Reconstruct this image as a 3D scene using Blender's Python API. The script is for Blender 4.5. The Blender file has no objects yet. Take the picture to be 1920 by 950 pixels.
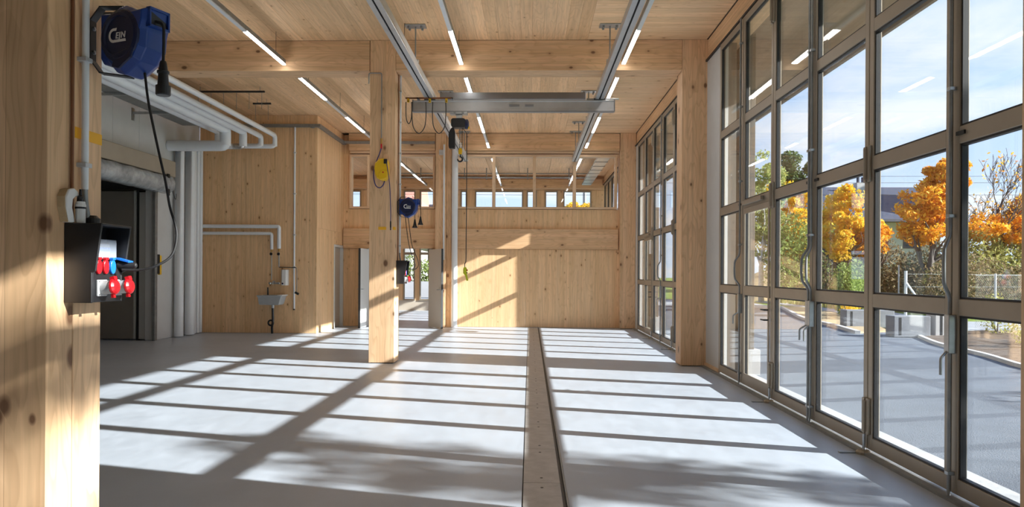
import bpy, bmesh, math, random
from mathutils import Vector, Matrix
random.seed(7)
PI = math.pi
SC = bpy.context.scene
COL = SC.collection

# ------------------------------------------------------------------ camera
cd = bpy.data.cameras.new('camera'); cam = bpy.data.objects.new('camera', cd); COL.objects.link(cam)
cd.sensor_width = 36.0; cd.sensor_fit = 'HORIZONTAL'; cd.lens = 1355.4 * 36 / 1920
cd.shift_x = 3.6 / 1920; cd.shift_y = 36.7 / 1920
cd.clip_start = 0.05; cd.clip_end = 600
cam.matrix_world = Matrix.Translation((0, 0, 1.5)) @ Matrix.Rotation(.0273, 4, 'Z') @ Matrix.Rotation(PI / 2, 4, 'X') @ Matrix.Rotation(.0059, 4, 'Z')
SC.camera = cam

# ------------------------------------------------------------------ exposure, sky, sun
SC.view_settings.view_transform = 'Standard'; SC.view_settings.look = 'None'
SC.view_settings.gamma = 1; SC.view_settings.use_curve_mapping = False
SC.view_settings.exposure = 1.34
SC.cycles.diffuse_bounces = 10; SC.cycles.max_bounces = 20; SC.cycles.transparent_max_bounces = 40; SC.cycles.glossy_bounces = 5
SKY_STRENGTH = 1.0
SUN_STRENGTH = 6.4
SUN_DIR = Vector((1, -.27, .473))            # towards the sun

def N(nt, t, **kw):
    n = nt.nodes.new(t)
    for k, v in kw.items():
        if k.startswith('i_'):
            key = k[2:]; key = int(key) if key.isdigit() else key.replace('_', ' ')
            n.inputs[key].default_value = v
        else: setattr(n, k, v)
    return n
def L(nt, a, b): nt.links.new(a, b)
def math_n(nt, op, a, b=None, clamp=False):
    n = N(nt, 'ShaderNodeMath', operation=op, use_clamp=clamp)
    for i, v in enumerate((a, b)):
        if v is None: continue
        if isinstance(v, (int, float)): n.inputs[i].default_value = v
        else: L(nt, v, n.inputs[i])
    return n.outputs[0]
def mixc(nt, fac, a, b, mode='MIX'):
    n = N(nt, 'ShaderNodeMix', data_type='RGBA', blend_type=mode)
    for i, v in ((0, fac), (6, a), (7, b)):
        if isinstance(v, (int, float, tuple)): n.inputs[i].default_value = v if isinstance(v, (int, float)) else (tuple(v) + (1,))[:4]
        else: L(nt, v, n.inputs[i])
    return n.outputs[2]
def ramp(nt, fac, stops):
    n = N(nt, 'ShaderNodeValToRGB'); e = n.color_ramp.elements
    while len(e) < len(stops): e.new(.5)
    for el, (p, c) in zip(e, stops): el.position = p; el.color = (tuple(c) + (1,))[:4] if not isinstance(c, (int, float)) else (c, c, c, 1)
    L(nt, fac, n.inputs[0]); return n.outputs[0]

w = bpy.data.worlds.new('sky'); SC.world = w; w.use_nodes = True
nt = w.node_tree; nt.nodes.clear()
tc = N(nt, 'ShaderNodeTexCoord'); sep = N(nt, 'ShaderNodeSeparateXYZ'); L(nt, tc.outputs['Generated'], sep.inputs[0])
z = sep.outputs[2]
grad = ramp(nt, z, [(0.0, (.36, .44, .55)), (.12, (.30, .39, .54)), (.35, (.20, .31, .50)), (.8, (.12, .22, .44))])
zz = math_n(nt, 'ADD', z, .12)
px = math_n(nt, 'DIVIDE', sep.outputs[0], zz); py = math_n(nt, 'DIVIDE', sep.outputs[1], zz)
cb = N(nt, 'ShaderNodeCombineXYZ'); L(nt, px, cb.inputs[0]); L(nt, py, cb.inputs[1])
nz = N(nt, 'ShaderNodeTexNoise', i_Scale=1.1, i_Detail=7, i_Roughness=.55, i_Distortion=.25); L(nt, cb.outputs[0], nz.inputs['Vector'])
cl = ramp(nt, nz.outputs[0], [(.45, 0), (.63, 1)])
low = ramp(nt, z, [(.1, 1), (.6, .5)])
clf = math_n(nt, 'MULTIPLY', cl, low)
sky = mixc(nt, clf, grad, (.47, .49, .53))
bg = N(nt, 'ShaderNodeBackground', i_Strength=SKY_STRENGTH); L(nt, sky, bg.inputs[0])
L(nt, bg.outputs[0], N(nt, 'ShaderNodeOutputWorld').inputs[0])

sd = bpy.data.lights.new('sun', 'SUN'); sd.energy = SUN_STRENGTH; sd.angle = math.radians(.53); sd.color = (1, .985, .965)
sun = bpy.data.objects.new('sun', sd); COL.objects.link(sun)
sun.rotation_euler = SUN_DIR.to_track_quat('Z', 'Y').to_euler(); sun.location = (20, -5, 12)

# ------------------------------------------------------------------ materials
MATS = {}
def principled(name, col, rough=.5, metal=0.0, spec=.5, **kw):
    m = bpy.data.materials.new(name); m.use_nodes = True
    b = m.node_tree.nodes['Principled BSDF']
    b.inputs['Base Color'].default_value = tuple(col) + (1,)
    b.inputs['Roughness'].default_value = rough; b.inputs['Metallic'].default_value = metal
    b.inputs['Specular IOR Level'].default_value = spec
    for k, v in kw.items(): b.inputs[k.replace('_', ' ')].default_value = v
    MATS[name] = m; return m
def mottled(name, col, rough=.5, metal=0.0, var=.12, scale=6.0, bump=0.0, spec=.5, bscale=None):
    """plain colour with a soft procedural mottling and optional relief"""
    m = principled(name, col, rough, metal, spec); nt = m.node_tree; b = nt.nodes['Principled BSDF']
    tc = N(nt, 'ShaderNodeTexCoord'); n = N(nt, 'ShaderNodeTexNoise', i_Scale=scale, i_Detail=5, i_Roughness=.6)
    L(nt, tc.outputs['Object'], n.inputs['Vector'])
    f = ramp(nt, n.outputs[0], [(.3, 1 - var), (.7, 1 + var)])
    L(nt, mixc(nt, 1.0, tuple(col), f, 'MULTIPLY'), b.inputs['Base Color'])
    if bump:
        n2 = N(nt, 'ShaderNodeTexNoise', i_Scale=bscale or scale * 8, i_Detail=3); L(nt, tc.outputs['Object'], n2.inputs['Vector'])
        bp = N(nt, 'ShaderNodeBump', i_Strength=bump, i_Distance=.02); L(nt, n2.outputs[0], bp.inputs['Height']); L(nt, bp.outputs[0], b.inputs['Normal'])
    return m
def wood(name, col, grain='Z', lam=0.0, lam_axis='X', knots=1.0, tint=.10, knot_size=.028, rough=.55, dark=(.24, .105, .04), kscale=7.0, rings=.16):
    """spruce: fine grain along one axis, glued lamellae of slightly different tone, sparse brown knots"""
    m = principled(name, col, rough, 0, .3); nt = m.node_tree; b = nt.nodes['Principled BSDF']
    tc = N(nt, 'ShaderNodeTexCoord'); oi = N(nt, 'ShaderNodeObjectInfo')
    off = N(nt, 'ShaderNodeVectorMath', operation='SCALE'); off.inputs[0].default_value = (13.7, 7.1, 9.3); L(nt, oi.outputs['Random'], off.inputs['Scale'])
    ad = N(nt, 'ShaderNodeVectorMath', operation='ADD'); L(nt, tc.outputs['Object'], ad.inputs[0]); L(nt, off.outputs[0], ad.inputs[1])
    P = ad.outputs[0]
    gi = 'XYZ'.index(grain)
    def scaled(al, ac):
        v = [ac] * 3; v[gi] = al
        s = N(nt, 'ShaderNodeVectorMath', operation='MULTIPLY'); L(nt, P, s.inputs[0]); s.inputs[1].default_value = v; return s.outputs[0]
    g1 = N(nt, 'ShaderNodeTexNoise', i_Scale=1.0, i_Detail=4, i_Roughness=.6, i_Distortion=.3); L(nt, scaled(.9, 26), g1.inputs['Vector'])
    g2 = N(nt, 'ShaderNodeTexNoise', i_Scale=1.0, i_Detail=3, i_Roughness=.5); L(nt, scaled(.35, 6), g2.inputs['Vector'])
    c = mixc(nt, 1.0, tuple(col), ramp(nt, g1.outputs[0], [(.25, .80), (.75, 1.12)]), 'MULTIPLY')
    warm = mixc(nt, ramp(nt, g2.outputs[0], [(.35, 0), (.75, .55)]), (1.04, 1.02, 1.0), (.97, .86, .74))
    c = mixc(nt, 1.0, c, warm, 'MULTIPLY')
    # per lamella and per piece tone
    wn = N(nt, 'ShaderNodeTexWhiteNoise', noise_dimensions='1D')
    if lam:
        sp = N(nt, 'ShaderNodeSeparateXYZ'); L(nt, P, sp.inputs[0])
        fl = math_n(nt, 'FLOOR', math_n(nt, 'DIVIDE', sp.outputs['XYZ'.index(lam_axis)], lam)); L(nt, fl, wn.inputs['W'])
    else:
        L(nt, math_n(nt, 'MULTIPLY', oi.outputs['Random'], 91.7), wn.inputs['W'])
    tone = ramp(nt, wn.outputs['Value'], [(0, (1 - tint, (1 - tint) * .98, (1 - tint) * .93)), (1, (1 + tint * .7, 1 + tint * .6, 1 + tint * .5))])
    c = mixc(nt, 1.0, c, tone, 'MULTIPLY')
    if lam:      # hairline glue joints between lamellae
        fr_ = math_n(nt, 'FRACT', math_n(nt, 'DIVIDE', sp.outputs['XYZ'.index(lam_axis)], lam))
        ln_ = math_n(nt, 'LESS_THAN', fr_, .003 / lam)
        c = mixc(nt, math_n(nt, 'MULTIPLY', ln_, .38), c, dark)
    if rings:    # flat sawn growth rings
        wv = N(nt, 'ShaderNodeTexNoise', i_Scale=1.0, i_Detail=2, i_Roughness=.5); L(nt, scaled(.55, 3.2), wv.inputs['Vector'])
        rr = math_n(nt, 'FRACT', math_n(nt, 'MULTIPLY', wv.outputs[0], 17.0))
        c = mixc(nt, math_n(nt, 'MULTIPLY', ramp(nt, rr, [(.55, 0), (.92, 1), (1.0, 0)]), rings), c, (col[0] * .52, col[1] * .42, col[2] * .34))
    if knots:
        v = N(nt, 'ShaderNodeTexVoronoi', feature='F1', i_Scale=kscale, i_Randomness=1.0); L(nt, scaled(.62, 1.0), v.inputs['Vector'])
        spc = N(nt, 'ShaderNodeSeparateColor'); L(nt, v.outputs['Color'], spc.inputs[0])
        size = math_n(nt, 'MULTIPLY', math_n(nt, 'POWER', spc.outputs[0], 1.5), knot_size * kscale * knots)
        d = math_n(nt, 'DIVIDE', v.outputs['Distance'], math_n(nt, 'ADD', size, .0001))
        core = ramp(nt, d, [(.55, 1), (1.0, 0)])
        halo = math_n(nt, 'MULTIPLY', math_n(nt, 'SUBTRACT', 1.0, math_n(nt, 'DIVIDE', d, 2.6), clamp=True), .35)
        c = mixc(nt, halo, c, (dark[0] * 1.6, dark[1] * 1.7, dark[2] * 1.6))
        c = mixc(nt, math_n(nt, 'MULTIPLY', core, .85), c, dark)
    L(nt, c, b.inputs['Base Color'])
    bp = N(nt, 'ShaderNodeBump', i_Strength=.08, i_Distance=.004); L(nt, g1.outputs[0], bp.inputs['Height']); L(nt, bp.outputs[0], b.inputs['Normal'])
    return m

PINE = (.62, .425, .265)
wood('wood_post', (.74, .515, .325), 'Z', .205, 'X', 1.0, .10, .045, dark=(.13, .055, .025), kscale=5.0, rings=.30)
wood('wood_beam', (.72, .49, .30), 'X', .08, 'Z', 1.0, .06, .042, dark=(.13, .055, .025), kscale=5.0, rings=.25)
wood('wood_beam_long', (.73, .50, .305), 'Y', .045, 'Z', 1.0, .08)
wood('wood_clt_x', (.79, .555, .335), 'Z', .12, 'X', 1.0, .05, .026)
wood('wood_clt_y', (.79, .555, .335), 'Z', .12, 'Y', 1.0, .05, .026)
wood('wood_clt_h', (.79, .555, .335), 'X', .12, 'Z', 1.1, .05, .026)
wood('wood_board_y', (.78, .54, .325), 'Y', 0, 'X', 1.0, .12, .020, rings=.2)
wood('wood_board_x', (.79, .565, .355), 'X', 0, 'Y', 1.0, .08, .026, rings=.2)
wood('wood_frame', (.70, .52, .36), 'X', 0, 'X', 0, .05)
wood('wood_frame_v', (.70, .52, .36), 'Z', 0, 'X', 0, .05)
wood('wood_weathered', (.17, .155, .14), 'Z', .14, 'X', 1.0, .06)
wood('wood_soffit', (.30, .23, .165), 'Y', .14, 'X', .6, .10)

def floor_mat():
    m = principled('polished_concrete', (.4, .41, .43), .38, 0, .45); nt = m.node_tree; b = nt.nodes['Principled BSDF']
    tc = N(nt, 'ShaderNodeTexCoord')
    n1 = N(nt, 'ShaderNodeTexNoise', i_Scale=.7, i_Detail=6, i_Roughness=.62); L(nt, tc.outputs['Object'], n1.inputs['Vector'])
    mp = N(nt, 'ShaderNodeMapping'); mp.inputs['Scale'].default_value = (3.2, 1.1, 1); mp.inputs['Rotation'].default_value = (0, 0, .7); L(nt, tc.outputs['Object'], mp.inputs[0])
    n2 = N(nt, 'ShaderNodeTexNoise', i_Scale=2.2, i_Detail=8, i_Roughness=.7, i_Distortion=.6); L(nt, mp.outputs[0], n2.inputs['Vector'])
    n3 = N(nt, 'ShaderNodeTexNoise', i_Scale=140, i_Detail=2); L(nt, tc.outputs['Object'], n3.inputs['Vector'])
    c = mixc(nt, 1.0, (.42, .47, .54), ramp(nt, n1.outputs[0], [(.3, .90), (.7, 1.07)]), 'MULTIPLY')
    c = mixc(nt, 1.0, c, ramp(nt, n2.outputs[0], [(.3, .93), (.7, 1.05)]), 'MULTIPLY')
    c = mixc(nt, 1.0, c, ramp(nt, n3.outputs[0], [(.3, .96), (.7, 1.03)]), 'MULTIPLY')
    L(nt, c, b.inputs['Base Color'])
    L(nt, ramp(nt, n2.outputs[0], [(.3, .30), (.7, .46)]), b.inputs['Roughness'])
    bp = N(nt, 'ShaderNodeBump', i_Strength=.04, i_Distance=.01); L(nt, n2.outputs[0], bp.inputs['Height']); L(nt, bp.outputs[0], b.inputs['Normal'])
floor_mat()
def glass_mat():
    m = bpy.data.materials.new('glass'); m.use_nodes = True; nt = m.node_tree; nt.nodes.clear()
    g = N(nt, 'ShaderNodeNewGeometry'); dp = N(nt, 'ShaderNodeVectorMath', operation='DOT_PRODUCT'); L(nt, g.outputs['Incoming'], dp.inputs[0]); L(nt, g.outputs['Normal'], dp.inputs[1])
    k5 = math_n(nt, 'POWER', math_n(nt, 'SUBTRACT', 1.0, math_n(nt, 'ABSOLUTE', dp.outputs['Value']), clamp=True), 5.0)
    F = math_n(nt, 'ADD', .024, math_n(nt, 'MULTIPLY', k5, .45))      # Schlick reflectance of each glass face
    tr = N(nt, 'ShaderNodeBsdfTransparent'); tr.inputs[0].default_value = (.985, .992, .988, 1)
    gl = N(nt, 'ShaderNodeBsdfGlossy'); gl.inputs['Roughness'].default_value = 0.0; gl.inputs[0].default_value = (1, 1, 1, 1)
    mx = N(nt, 'ShaderNodeMixShader'); L(nt, F, mx.inputs[0]); L(nt, tr.outputs[0], mx.inputs[1]); L(nt, gl.outputs[0], mx.inputs[2])
    L(nt, mx.outputs[0], N(nt, 'ShaderNodeOutputMaterial').inputs[0]); MATS['glass'] = m
    return m
glass_mat()
def emit_mat(name, col, st):
    m = bpy.data.materials.new(name); m.use_nodes = True; nt = m.node_tree; nt.nodes.clear()
    e = N(nt, 'ShaderNodeEmission', i_Strength=st); e.inputs[0].default_value = tuple(col) + (1,)
    L(nt, e.outputs[0], N(nt, 'ShaderNodeOutputMaterial').inputs[0]); MATS[name] = m
emit_mat('led_lit', (1, .97, .93), 8.0)
mottled('led_off', (.72, .74, .76), .4, 0, .03)
mottled('bronze_metal', (.34, .29, .225), .42, .35, .05, 4)
mottled('gasket', (.012, .012, .013), .5, 0, .1)
mottled('zinc', (.42, .44, .45), .35, .8, .12, 14)
mottled('zinc_dull', (.30, .31, .31), .5, .7, .15, 10)
mottled('crane_metal', (.50, .51, .52), .38, .45, .06, 5)
mottled('crane_dark', (.27, .28, .295), .45, .5, .06, 5)
mottled('pipe_white', (.74, .78, .82), .42, 0, .03, 3)
mottled('white_paint', (.70, .70, .69), .5, 0, .03, 3)
mottled('panel_grey', (.56, .565, .56), .55, 0, .05, 2)
mottled('lintel_beige', (.33, .285, .225), .6, 0, .05, 3)
mottled('door_grey', (.55, .49, .41), .5, 0, .03, 2)
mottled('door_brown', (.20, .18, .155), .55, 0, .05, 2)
mottled('door_light', (.66, .67, .66), .5, 0, .03, 2)
mottled('door_frame_grey', (.42, .42, .40), .5, .2, .04, 3)
mottled('steel_dark', (.05, .052, .055), .45, .5, .1, 5)
mottled('steel_plate', (.44, .43, .42), .42, .3, .16, 7, .02)
mottled('black_plastic', (.012, .012, .014), .42, 0, .1, 5)
mottled('black_rubber', (.01, .01, .011), .6, 0, .1, 5)
mottled('blue_plastic', (.008, .045, .24), .36, 0, .08, 6)
mottled('navy_plastic', (.006, .012, .055), .4, 0, .1, 6)
mottled('blue_socket', (.01, .16, .62), .35, 0, .05, 6)
mottled('red_plastic', (.52, .008, .014), .3, 0, .05, 6)
mottled('grey_plastic', (.50, .51, .52), .4, 0, .04, 6)
mottled('yellow_plastic', (.78, .47, .008), .4, 0, .04, 6)
mottled('yellow_tape', (.85, .43, .02), .55, 0, .05, 6)
mottled('lime_plastic', (.55, .62, .02), .45, 0, .04, 6)
mottled('logo_white', (.78, .78, .78), .5, 0, .02)
mottled('plastic_wrap', (.40, .44, .47), .22, .25, .35, 5, .5, .6, 7)
mottled('aluminium_tape', (.6, .6, .58), .3, .9, .2, 16)
mottled('brass', (.55, .33, .1), .35, .9, .1)
mottled('copper_brown', (.22, .09, .04), .5, .4, .1)
mottled('blue_hose', (.03, .03, .16), .5, 0, .1)
principled('clear_plastic', (.55, .62, .72), .12, 0, .6, Alpha=.35)
mottled('asphalt', (.118, .136, .165), .85, 0, .14, 1.2, .5, .3, 90)
mottled('sink_grey', (.36, .38, .39), .6, 0, .06, 6)
mottled('concrete_light', (.40, .41, .42), .8, 0, .08, 3, .15)
mottled('concrete_block', (.22, .23, .25), .85, 0, .12, 4, .2)
mottled('curb_stone', (.55, .54, .52), .85, 0, .08, 4)
mottled('soil', (.13, .095, .07), .95, 0, .45, 7, .8, .2, 40)
mottled('sand', (.42, .32, .19), .95, 0, .2, 3, .4, .2, 30)
mottled('grass_green', (.20, .27, .05), .9, 0, .35, 2.5, .6, .2, 50)
mottled('grass_dry', (.46, .38, .16), .9, 0, .3, 3, .6, .2, 50)
mottled('ballast', (.34, .33, .33), .9, 0, .35, 16, .9, .2, 30)
mottled('roof_dark', (.045, .055, .085), .7, 0, .15, 3)
mottled('roof_brown', (.17, .13, .12), .8, 0, .25, 5)
mottled('roof_red', (.50, .22, .16), .8, 0, .2, 6)
mottled('render_white', (.45, .44, .43), .8, 0, .05, 2)
mottled('shutter_red', (.30, .03, .03), .6, 0, .1, 2)
mottled('bark', (.10, .085, .075), .9, 0, .25, 9)
mottled('bark_birch', (.45, .43, .40), .9, 0, .35, 7)
mottled('fence_wire', (.22, .24, .24), .4, .6, .1)
mottled('fence_post', (.58, .63, .66), .5, .3, .05)
def leaf_mat(name, cols):
    m = principled(name, cols[0], .6, 0, .25); nt = m.node_tree; b = nt.nodes['Principled BSDF']
    g = N(nt, 'ShaderNodeNewGeometry'); c = ramp(nt, g.outputs['Random Per Island'], [(i / max(1, len(cols) - 1), c) for i, c in enumerate(cols)])
    L(nt, c, b.inputs['Base Color'])
    tl = N(nt, 'ShaderNodeBsdfTranslucent'); L(nt, c, tl.inputs[0]); mx = N(nt, 'ShaderNodeMixShader'); mx.inputs[0].default_value = .4
    out = nt.nodes['Material Output']; L(nt, b.outputs[0], mx.inputs[1]); L(nt, tl.outputs[0], mx.inputs[2]); L(nt, mx.outputs[0], out.inputs[0])
    MATS[name] = m
leaf_mat('leaf_orange', [(.80, .30, .02), (.92, .48, .03), (.85, .55, .06), (.60, .22, .03), (.88, .42, .03)])
leaf_mat('leaf_yellow', [(.85, .55, .03), (.90, .62, .06), (.80, .42, .03), (.55, .50, .05), (.88, .55, .04)])
leaf_mat('leaf_green', [(.16, .22, .05), (.24, .32, .07), (.32, .38, .10), (.12, .17, .05), (.30, .34, .08)])
leaf_mat('leaf_olive', [(.30, .32, .09), (.40, .38, .12), (.45, .42, .16), (.22, .26, .08), (.5, .45, .12)])
leaf_mat('leaf_dark', [(.07, .11, .04), (.10, .15, .05), (.14, .20, .07), (.05, .08, .03)])
leaf_mat('leaf_birch', [(.30, .36, .12), (.42, .46, .16), (.50, .48, .14), (.22, .30, .10)])
leaf_mat('leaf_brown', [(.22, .16, .09), (.30, .22, .11), (.16, .13, .07), (.20, .20, .09)])

# ------------------------------------------------------------------ mesh helpers
class MB:
    def __init__(s): s.v = []; s.f = []; s.sm = []
    def add(s, vs, fs, smooth=False):
        o = len(s.v); s.v += [tuple(v) for v in vs]
        for f in fs: s.f.append([o + i for i in f]); s.sm.append(smooth)
        return s
    def box(s, x0, x1, y0, y1, z0, z1):
        return s.add([(x0, y0, z0), (x1, y0, z0), (x1, y1, z0), (x0, y1, z0), (x0, y0, z1), (x1, y0, z1), (x1, y1, z1), (x0, y1, z1)],
                     [(3, 2, 1, 0), (4, 5, 6, 7), (0, 1, 5, 4), (1, 2, 6, 5), (2, 3, 7, 6), (3, 0, 4, 7)])
    def obox(s, c, size, rot):
        a, b, d = [q / 2 for q in size]; M = rot if isinstance(rot, Matrix) else Matrix.Rotation(rot, 3, 'Z')
        vs = [M @ Vector(p) + Vector(c) for p in ((-a, -b, -d), (a, -b, -d), (a, b, -d), (-a, b, -d), (-a, -b, d), (a, -b, d), (a, b, d), (-a, b, d))]
        return s.add(vs, [(3, 2, 1, 0), (4, 5, 6, 7), (0, 1, 5, 4), (1, 2, 6, 5), (2, 3, 7, 6), (3, 0, 4, 7)])
    def prism(s, pts, axis, a, b):
        """polygon pts in the plane across `axis`, extruded from a to b"""
        def mk(p, t): return {'X': (t, p[0], p[1]), 'Y': (p[0], t, p[1]), 'Z': (p[0], p[1], t)}[axis]
        n = len(pts); vs = [mk(p, a) for p in pts] + [mk(p, b) for p in pts]
        return s.add(vs, [list(range(n))[::-1], list(range(n, 2 * n))] + [(i, (i + 1) % n, n + (i + 1) % n, n + i) for i in range(n)])
    def tube(s, pts, r, seg=10, closed=False, caps=True):
        pts = [Vector(p) for p in pts]; rs = list(r) if isinstance(r, (list, tuple)) else [r] * len(pts)
        keep = [i for i in range(len(pts)) if i == 0 or (pts[i] - pts[i - 1]).length > 1e-5]
        pts = [pts[i] for i in keep]; rs = [rs[i] for i in keep]; n = len(pts)
        T = []
        for i in range(n):
            if closed: t = pts[(i + 1) % n] - pts[i - 1]
            else: t = pts[min(i + 1, n - 1)] - pts[max(i - 1, 0)]
            T.append(t.normalized())
        up = Vector((0, 0, 1)) if abs(T[0].z) < .9 else Vector((1, 0, 0))
        u = T[0].cross(up).normalized(); vs = []
        for i in range(n):
            u = (u - T[i] * u.dot(T[i])).normalized(); w_ = T[i].cross(u)
            for k in range(seg):
                a = 2 * PI * k / seg; vs.append(pts[i] + (u * math.cos(a) + w_ * math.sin(a)) * rs[i])
        fs = []
        for i in range(n if closed else n - 1):
            j = (i + 1) % n
            for k in range(seg): fs.append((i * seg + k, i * seg + (k + 1) % seg, j * seg + (k + 1) % seg, j * seg + k))
        s.add(vs, fs, True)
        if caps and not closed: 
            s.add(vs[:seg], [list(range(seg))[::-1]]); s.add(vs[-seg:], [list(range(seg))])
        return s
    def cyl(s, a, b, r, seg=14, r2=None): return s.tube([a, b], [r, r if r2 is None else r2], seg)
    def lathe(s, c, axis, prof, seg=20):
        """prof = [(t, r)...] along unit axis from c"""
        ax = Vector(axis).normalized(); c = Vector(c)
        u = ax.cross(Vector((0, 0, 1)) if abs(ax.z) < .9 else Vector((1, 0, 0))).normalized(); w_ = ax.cross(u)
        vs = []
        for t, r in prof:
            for k in range(seg):
                a = 2 * PI * k / seg; vs.append(c + ax * t + (u * math.cos(a) + w_ * math.sin(a)) * r)
        n = len(prof); fs = [(i * seg + k, i * seg + (k + 1) % seg, (i + 1) * seg + (k + 1) % seg, (i + 1) * seg + k) for i in range(n - 1) for k in range(seg)]
        s.add(vs, fs); s.add(vs[:seg], [list(range(seg))[::-1]]); s.add(vs[-seg:], [list(range(seg))]); return s
    def mesh(s, name, off=(0, 0, 0)):
        me = bpy.data.meshes.new(name); ox, oy, oz = off
        me.from_pydata([(x - ox, y - oy, z_ - oz) for x, y, z_ in s.v], [], s.f)
        me.polygons.foreach_set('use_smooth', s.sm)
        return me
    def build(s, name, mat, parent=None, bevel=0, loc=None, fix=True):
        """world-space geometry -> one mesh object; origin at parent's location (or loc)"""
        off = tuple(parent['_w']) if parent is not None and '_w' in parent else (0, 0, 0)
        if loc is not None: org = loc
        else: org = off
        me = s.mesh(name, org)
        if fix:
            bm = bmesh.new(); bm.from_mesh(me); bmesh.ops.recalc_face_normals(bm, faces=bm.faces)
            if bevel: bmesh.ops.bevel(bm, geom=bm.edges[:] , offset=bevel, segments=1, affect='EDGES', clamp_overlap=True)
            bm.to_mesh(me); bm.free()
        o = bpy.data.objects.new(name, me); COL.objects.link(o)
        if mat: me.materials.append(MATS[mat])
        if parent is not None:
            o.parent = parent; o.location = tuple(a - b for a, b in zip(org, off))
        else: o.location = org
        o['_w'] = list(org)
        return o
def box(name, x0, x1, y0, y1, z0, z1, mat, parent=None, bevel=0, loc=None):
    return MB().box(x0, x1, y0, y1, z0, z1).build(name, mat, parent, bevel, loc)
def put(me, nm, parent, loc):
    o = bpy.data.objects.new(nm, me); COL.objects.link(o); o.parent = parent; o.location = loc; return o
def thing(name, loc, label, cat, group=None, kind=None):
    o = bpy.data.objects.new(name, None); o.empty_display_size = .1; COL.objects.link(o); o.location = loc; o['_w'] = list(loc)
    return tag(o, label, cat, group, kind)
def tag(o, label=None, cat=None, group=None, kind=None):
    for k, v in (('label', label), ('category', cat), ('group', group), ('kind', kind)):
        if v: o[k] = v
    return o
def copy_tree(o, parent=None, loc=None):
    c = o.copy(); COL.objects.link(c); c.parent = parent
    for ch in list(o.children): copy_tree(ch, c)
    if loc is not None: c.location = loc; c['_w'] = list(loc)
    return c
def arc(c, r, a0, a1, n, plane='XZ'):
    out = []
    for i in range(n + 1):
        a = math.radians(a0 + (a1 - a0) * i / n); p, q = r * math.cos(a), r * math.sin(a)
        out.append((c[0] + p, c[1], c[2] + q) if plane == 'XZ' else (c[0] + p, c[1] + q, c[2]) if plane == 'XY' else (c[0], c[1] + p, c[2] + q))
    return out
def smooth_path(pts, n=6):
    """Catmull-Rom through pts"""
    P = [Vector(p) for p in pts]; P = [P[0] * 2 - P[1]] + P + [P[-1] * 2 - P[-2]]; out = []
    for i in range(1, len(P) - 2):
        for k in range(n):
            t = k / n; a, b, c, d = P[i - 1:i + 3]
            out.append(.5 * ((2 * b) + (c - a) * t + (2 * a - 5 * b + 4 * c - d) * t * t + (3 * b - a - 3 * c + d) * t ** 3))
    out.append(P[-2]); return out
def bend(pts, r=.06, n=4):
    """polyline with rounded corners"""
    P = [Vector(p) for p in pts]; out = [P[0]]
    for i in range(1, len(P) - 1):
        a = (P[i - 1] - P[i]).normalized(); b = (P[i + 1] - P[i]).normalized()
        p0, p1 = P[i] + a * r, P[i] + b * r
        for k in range(n + 1):
            t = k / n; out.append(p0 * (1 - t) ** 2 + P[i] * 2 * t * (1 - t) + p1 * t * t)
    out.append(P[-1]); return out

# ------------------------------------------------------------------ main dimensions (metres)
XL, C = -2.23, .42          # room side of the left column row, column size
XR = 2.466                  # left face of the right column row
Y1, Y2, YB = 3.28, 11.85, 20.0
ZC, ZB = 5.32, 4.82         # ceiling, beam underside
XW = -8.1                   # left wall
XG = 2.87                   # gate plane
YV, XV = 17.5, -5.2         # timber room inside the hall: front face, side face

# ------------------------------------------------------------------ FLOOR
fl = box('floor', XW - 2.2, -.045, -1.4, 29, -.2, 0, 'polished_concrete')
tag(fl, 'grey polished concrete hall floor crossed by sun stripes', 'floor', kind='structure')
MB().box(.265, 2.97, -1.4, 29, -.2, 0).build('floor_slab', 'polished_concrete', fl)
MB().box(-.045, .265, -1.4, 29, -.2, -.03).build('channel_bed', 'steel_dark', fl)
yy = 2.19
cover = None
while yy < 19.9:
    ln = min(1.0, 19.93 - yy)
    if cover is None or ln < .99: cover = MB().box(-.037, .225, yy, yy + ln - .006, -.028, -.001).build('cover_plate', 'steel_plate', fl, .0015, loc=(0, yy, 0))
    else: put(cover.data, 'cover_plate', fl, (0, yy, 0))
    for k in (.12, ln - .12): MB().lathe((.094, yy + k, -.001), (0, 0, 1), [(0, .011), (.0015, .011), (.0016, .006)], 10).build('plate_screw', 'steel_dark', fl)
    yy += 1.0
box('channel_edge', .252, .264, 2, 19.93, -.03, .0, 'zinc_dull', fl)

# ------------------------------------------------------------------ CEILING (boards are pieces of their own)
ce = box('ceiling', XW - .2, 3.2, -1.4, 29, ZC + .03, ZC + .3, 'wood_soffit'); tag(ce, 'pale spruce board ceiling above the hall', 'ceiling', kind='structure')
def board_mesh(nm, x, y, mat):
    m = MB().box(0, x, 0, y, 0, .03); me = m.mesh(nm)
    bm = bmesh.new(); bm.from_mesh(me); bmesh.ops.bevel(bm, geom=bm.edges[:], offset=.0025, segments=1, affect='EDGES'); bm.to_mesh(me); bm.free()
    me.materials.append(MATS[mat]); return me
BW = .18
bays = ((3.7, Y2), (Y2 + C, 19.72), (20.2, 28.5))
for bi, (a, b) in enumerate(bays[:2]):
    me = board_mesh('ceiling_board', BW - .001, b - a, 'wood_board_y')
    x = .92 - BW
    while x > XW: put(me, 'ceiling_board', ce, (x, a, ZC)); x -= BW
for (a, b) in ((8.7, Y2), (Y2 + C, 19.72)):
    n = round((b - a) / BW); bw = (b - a) / n; me = board_mesh('ceiling_board', 2.86 - .921, bw - .001, 'wood_board_x')
    for k in range(n): put(me, 'ceiling_board', ce, (.921, a + k * bw, ZC))
box('ceiling_panel', .921, 2.86, 3.7, 8.7, ZC, ZC + .03, 'wood_board_x', ce)
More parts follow.
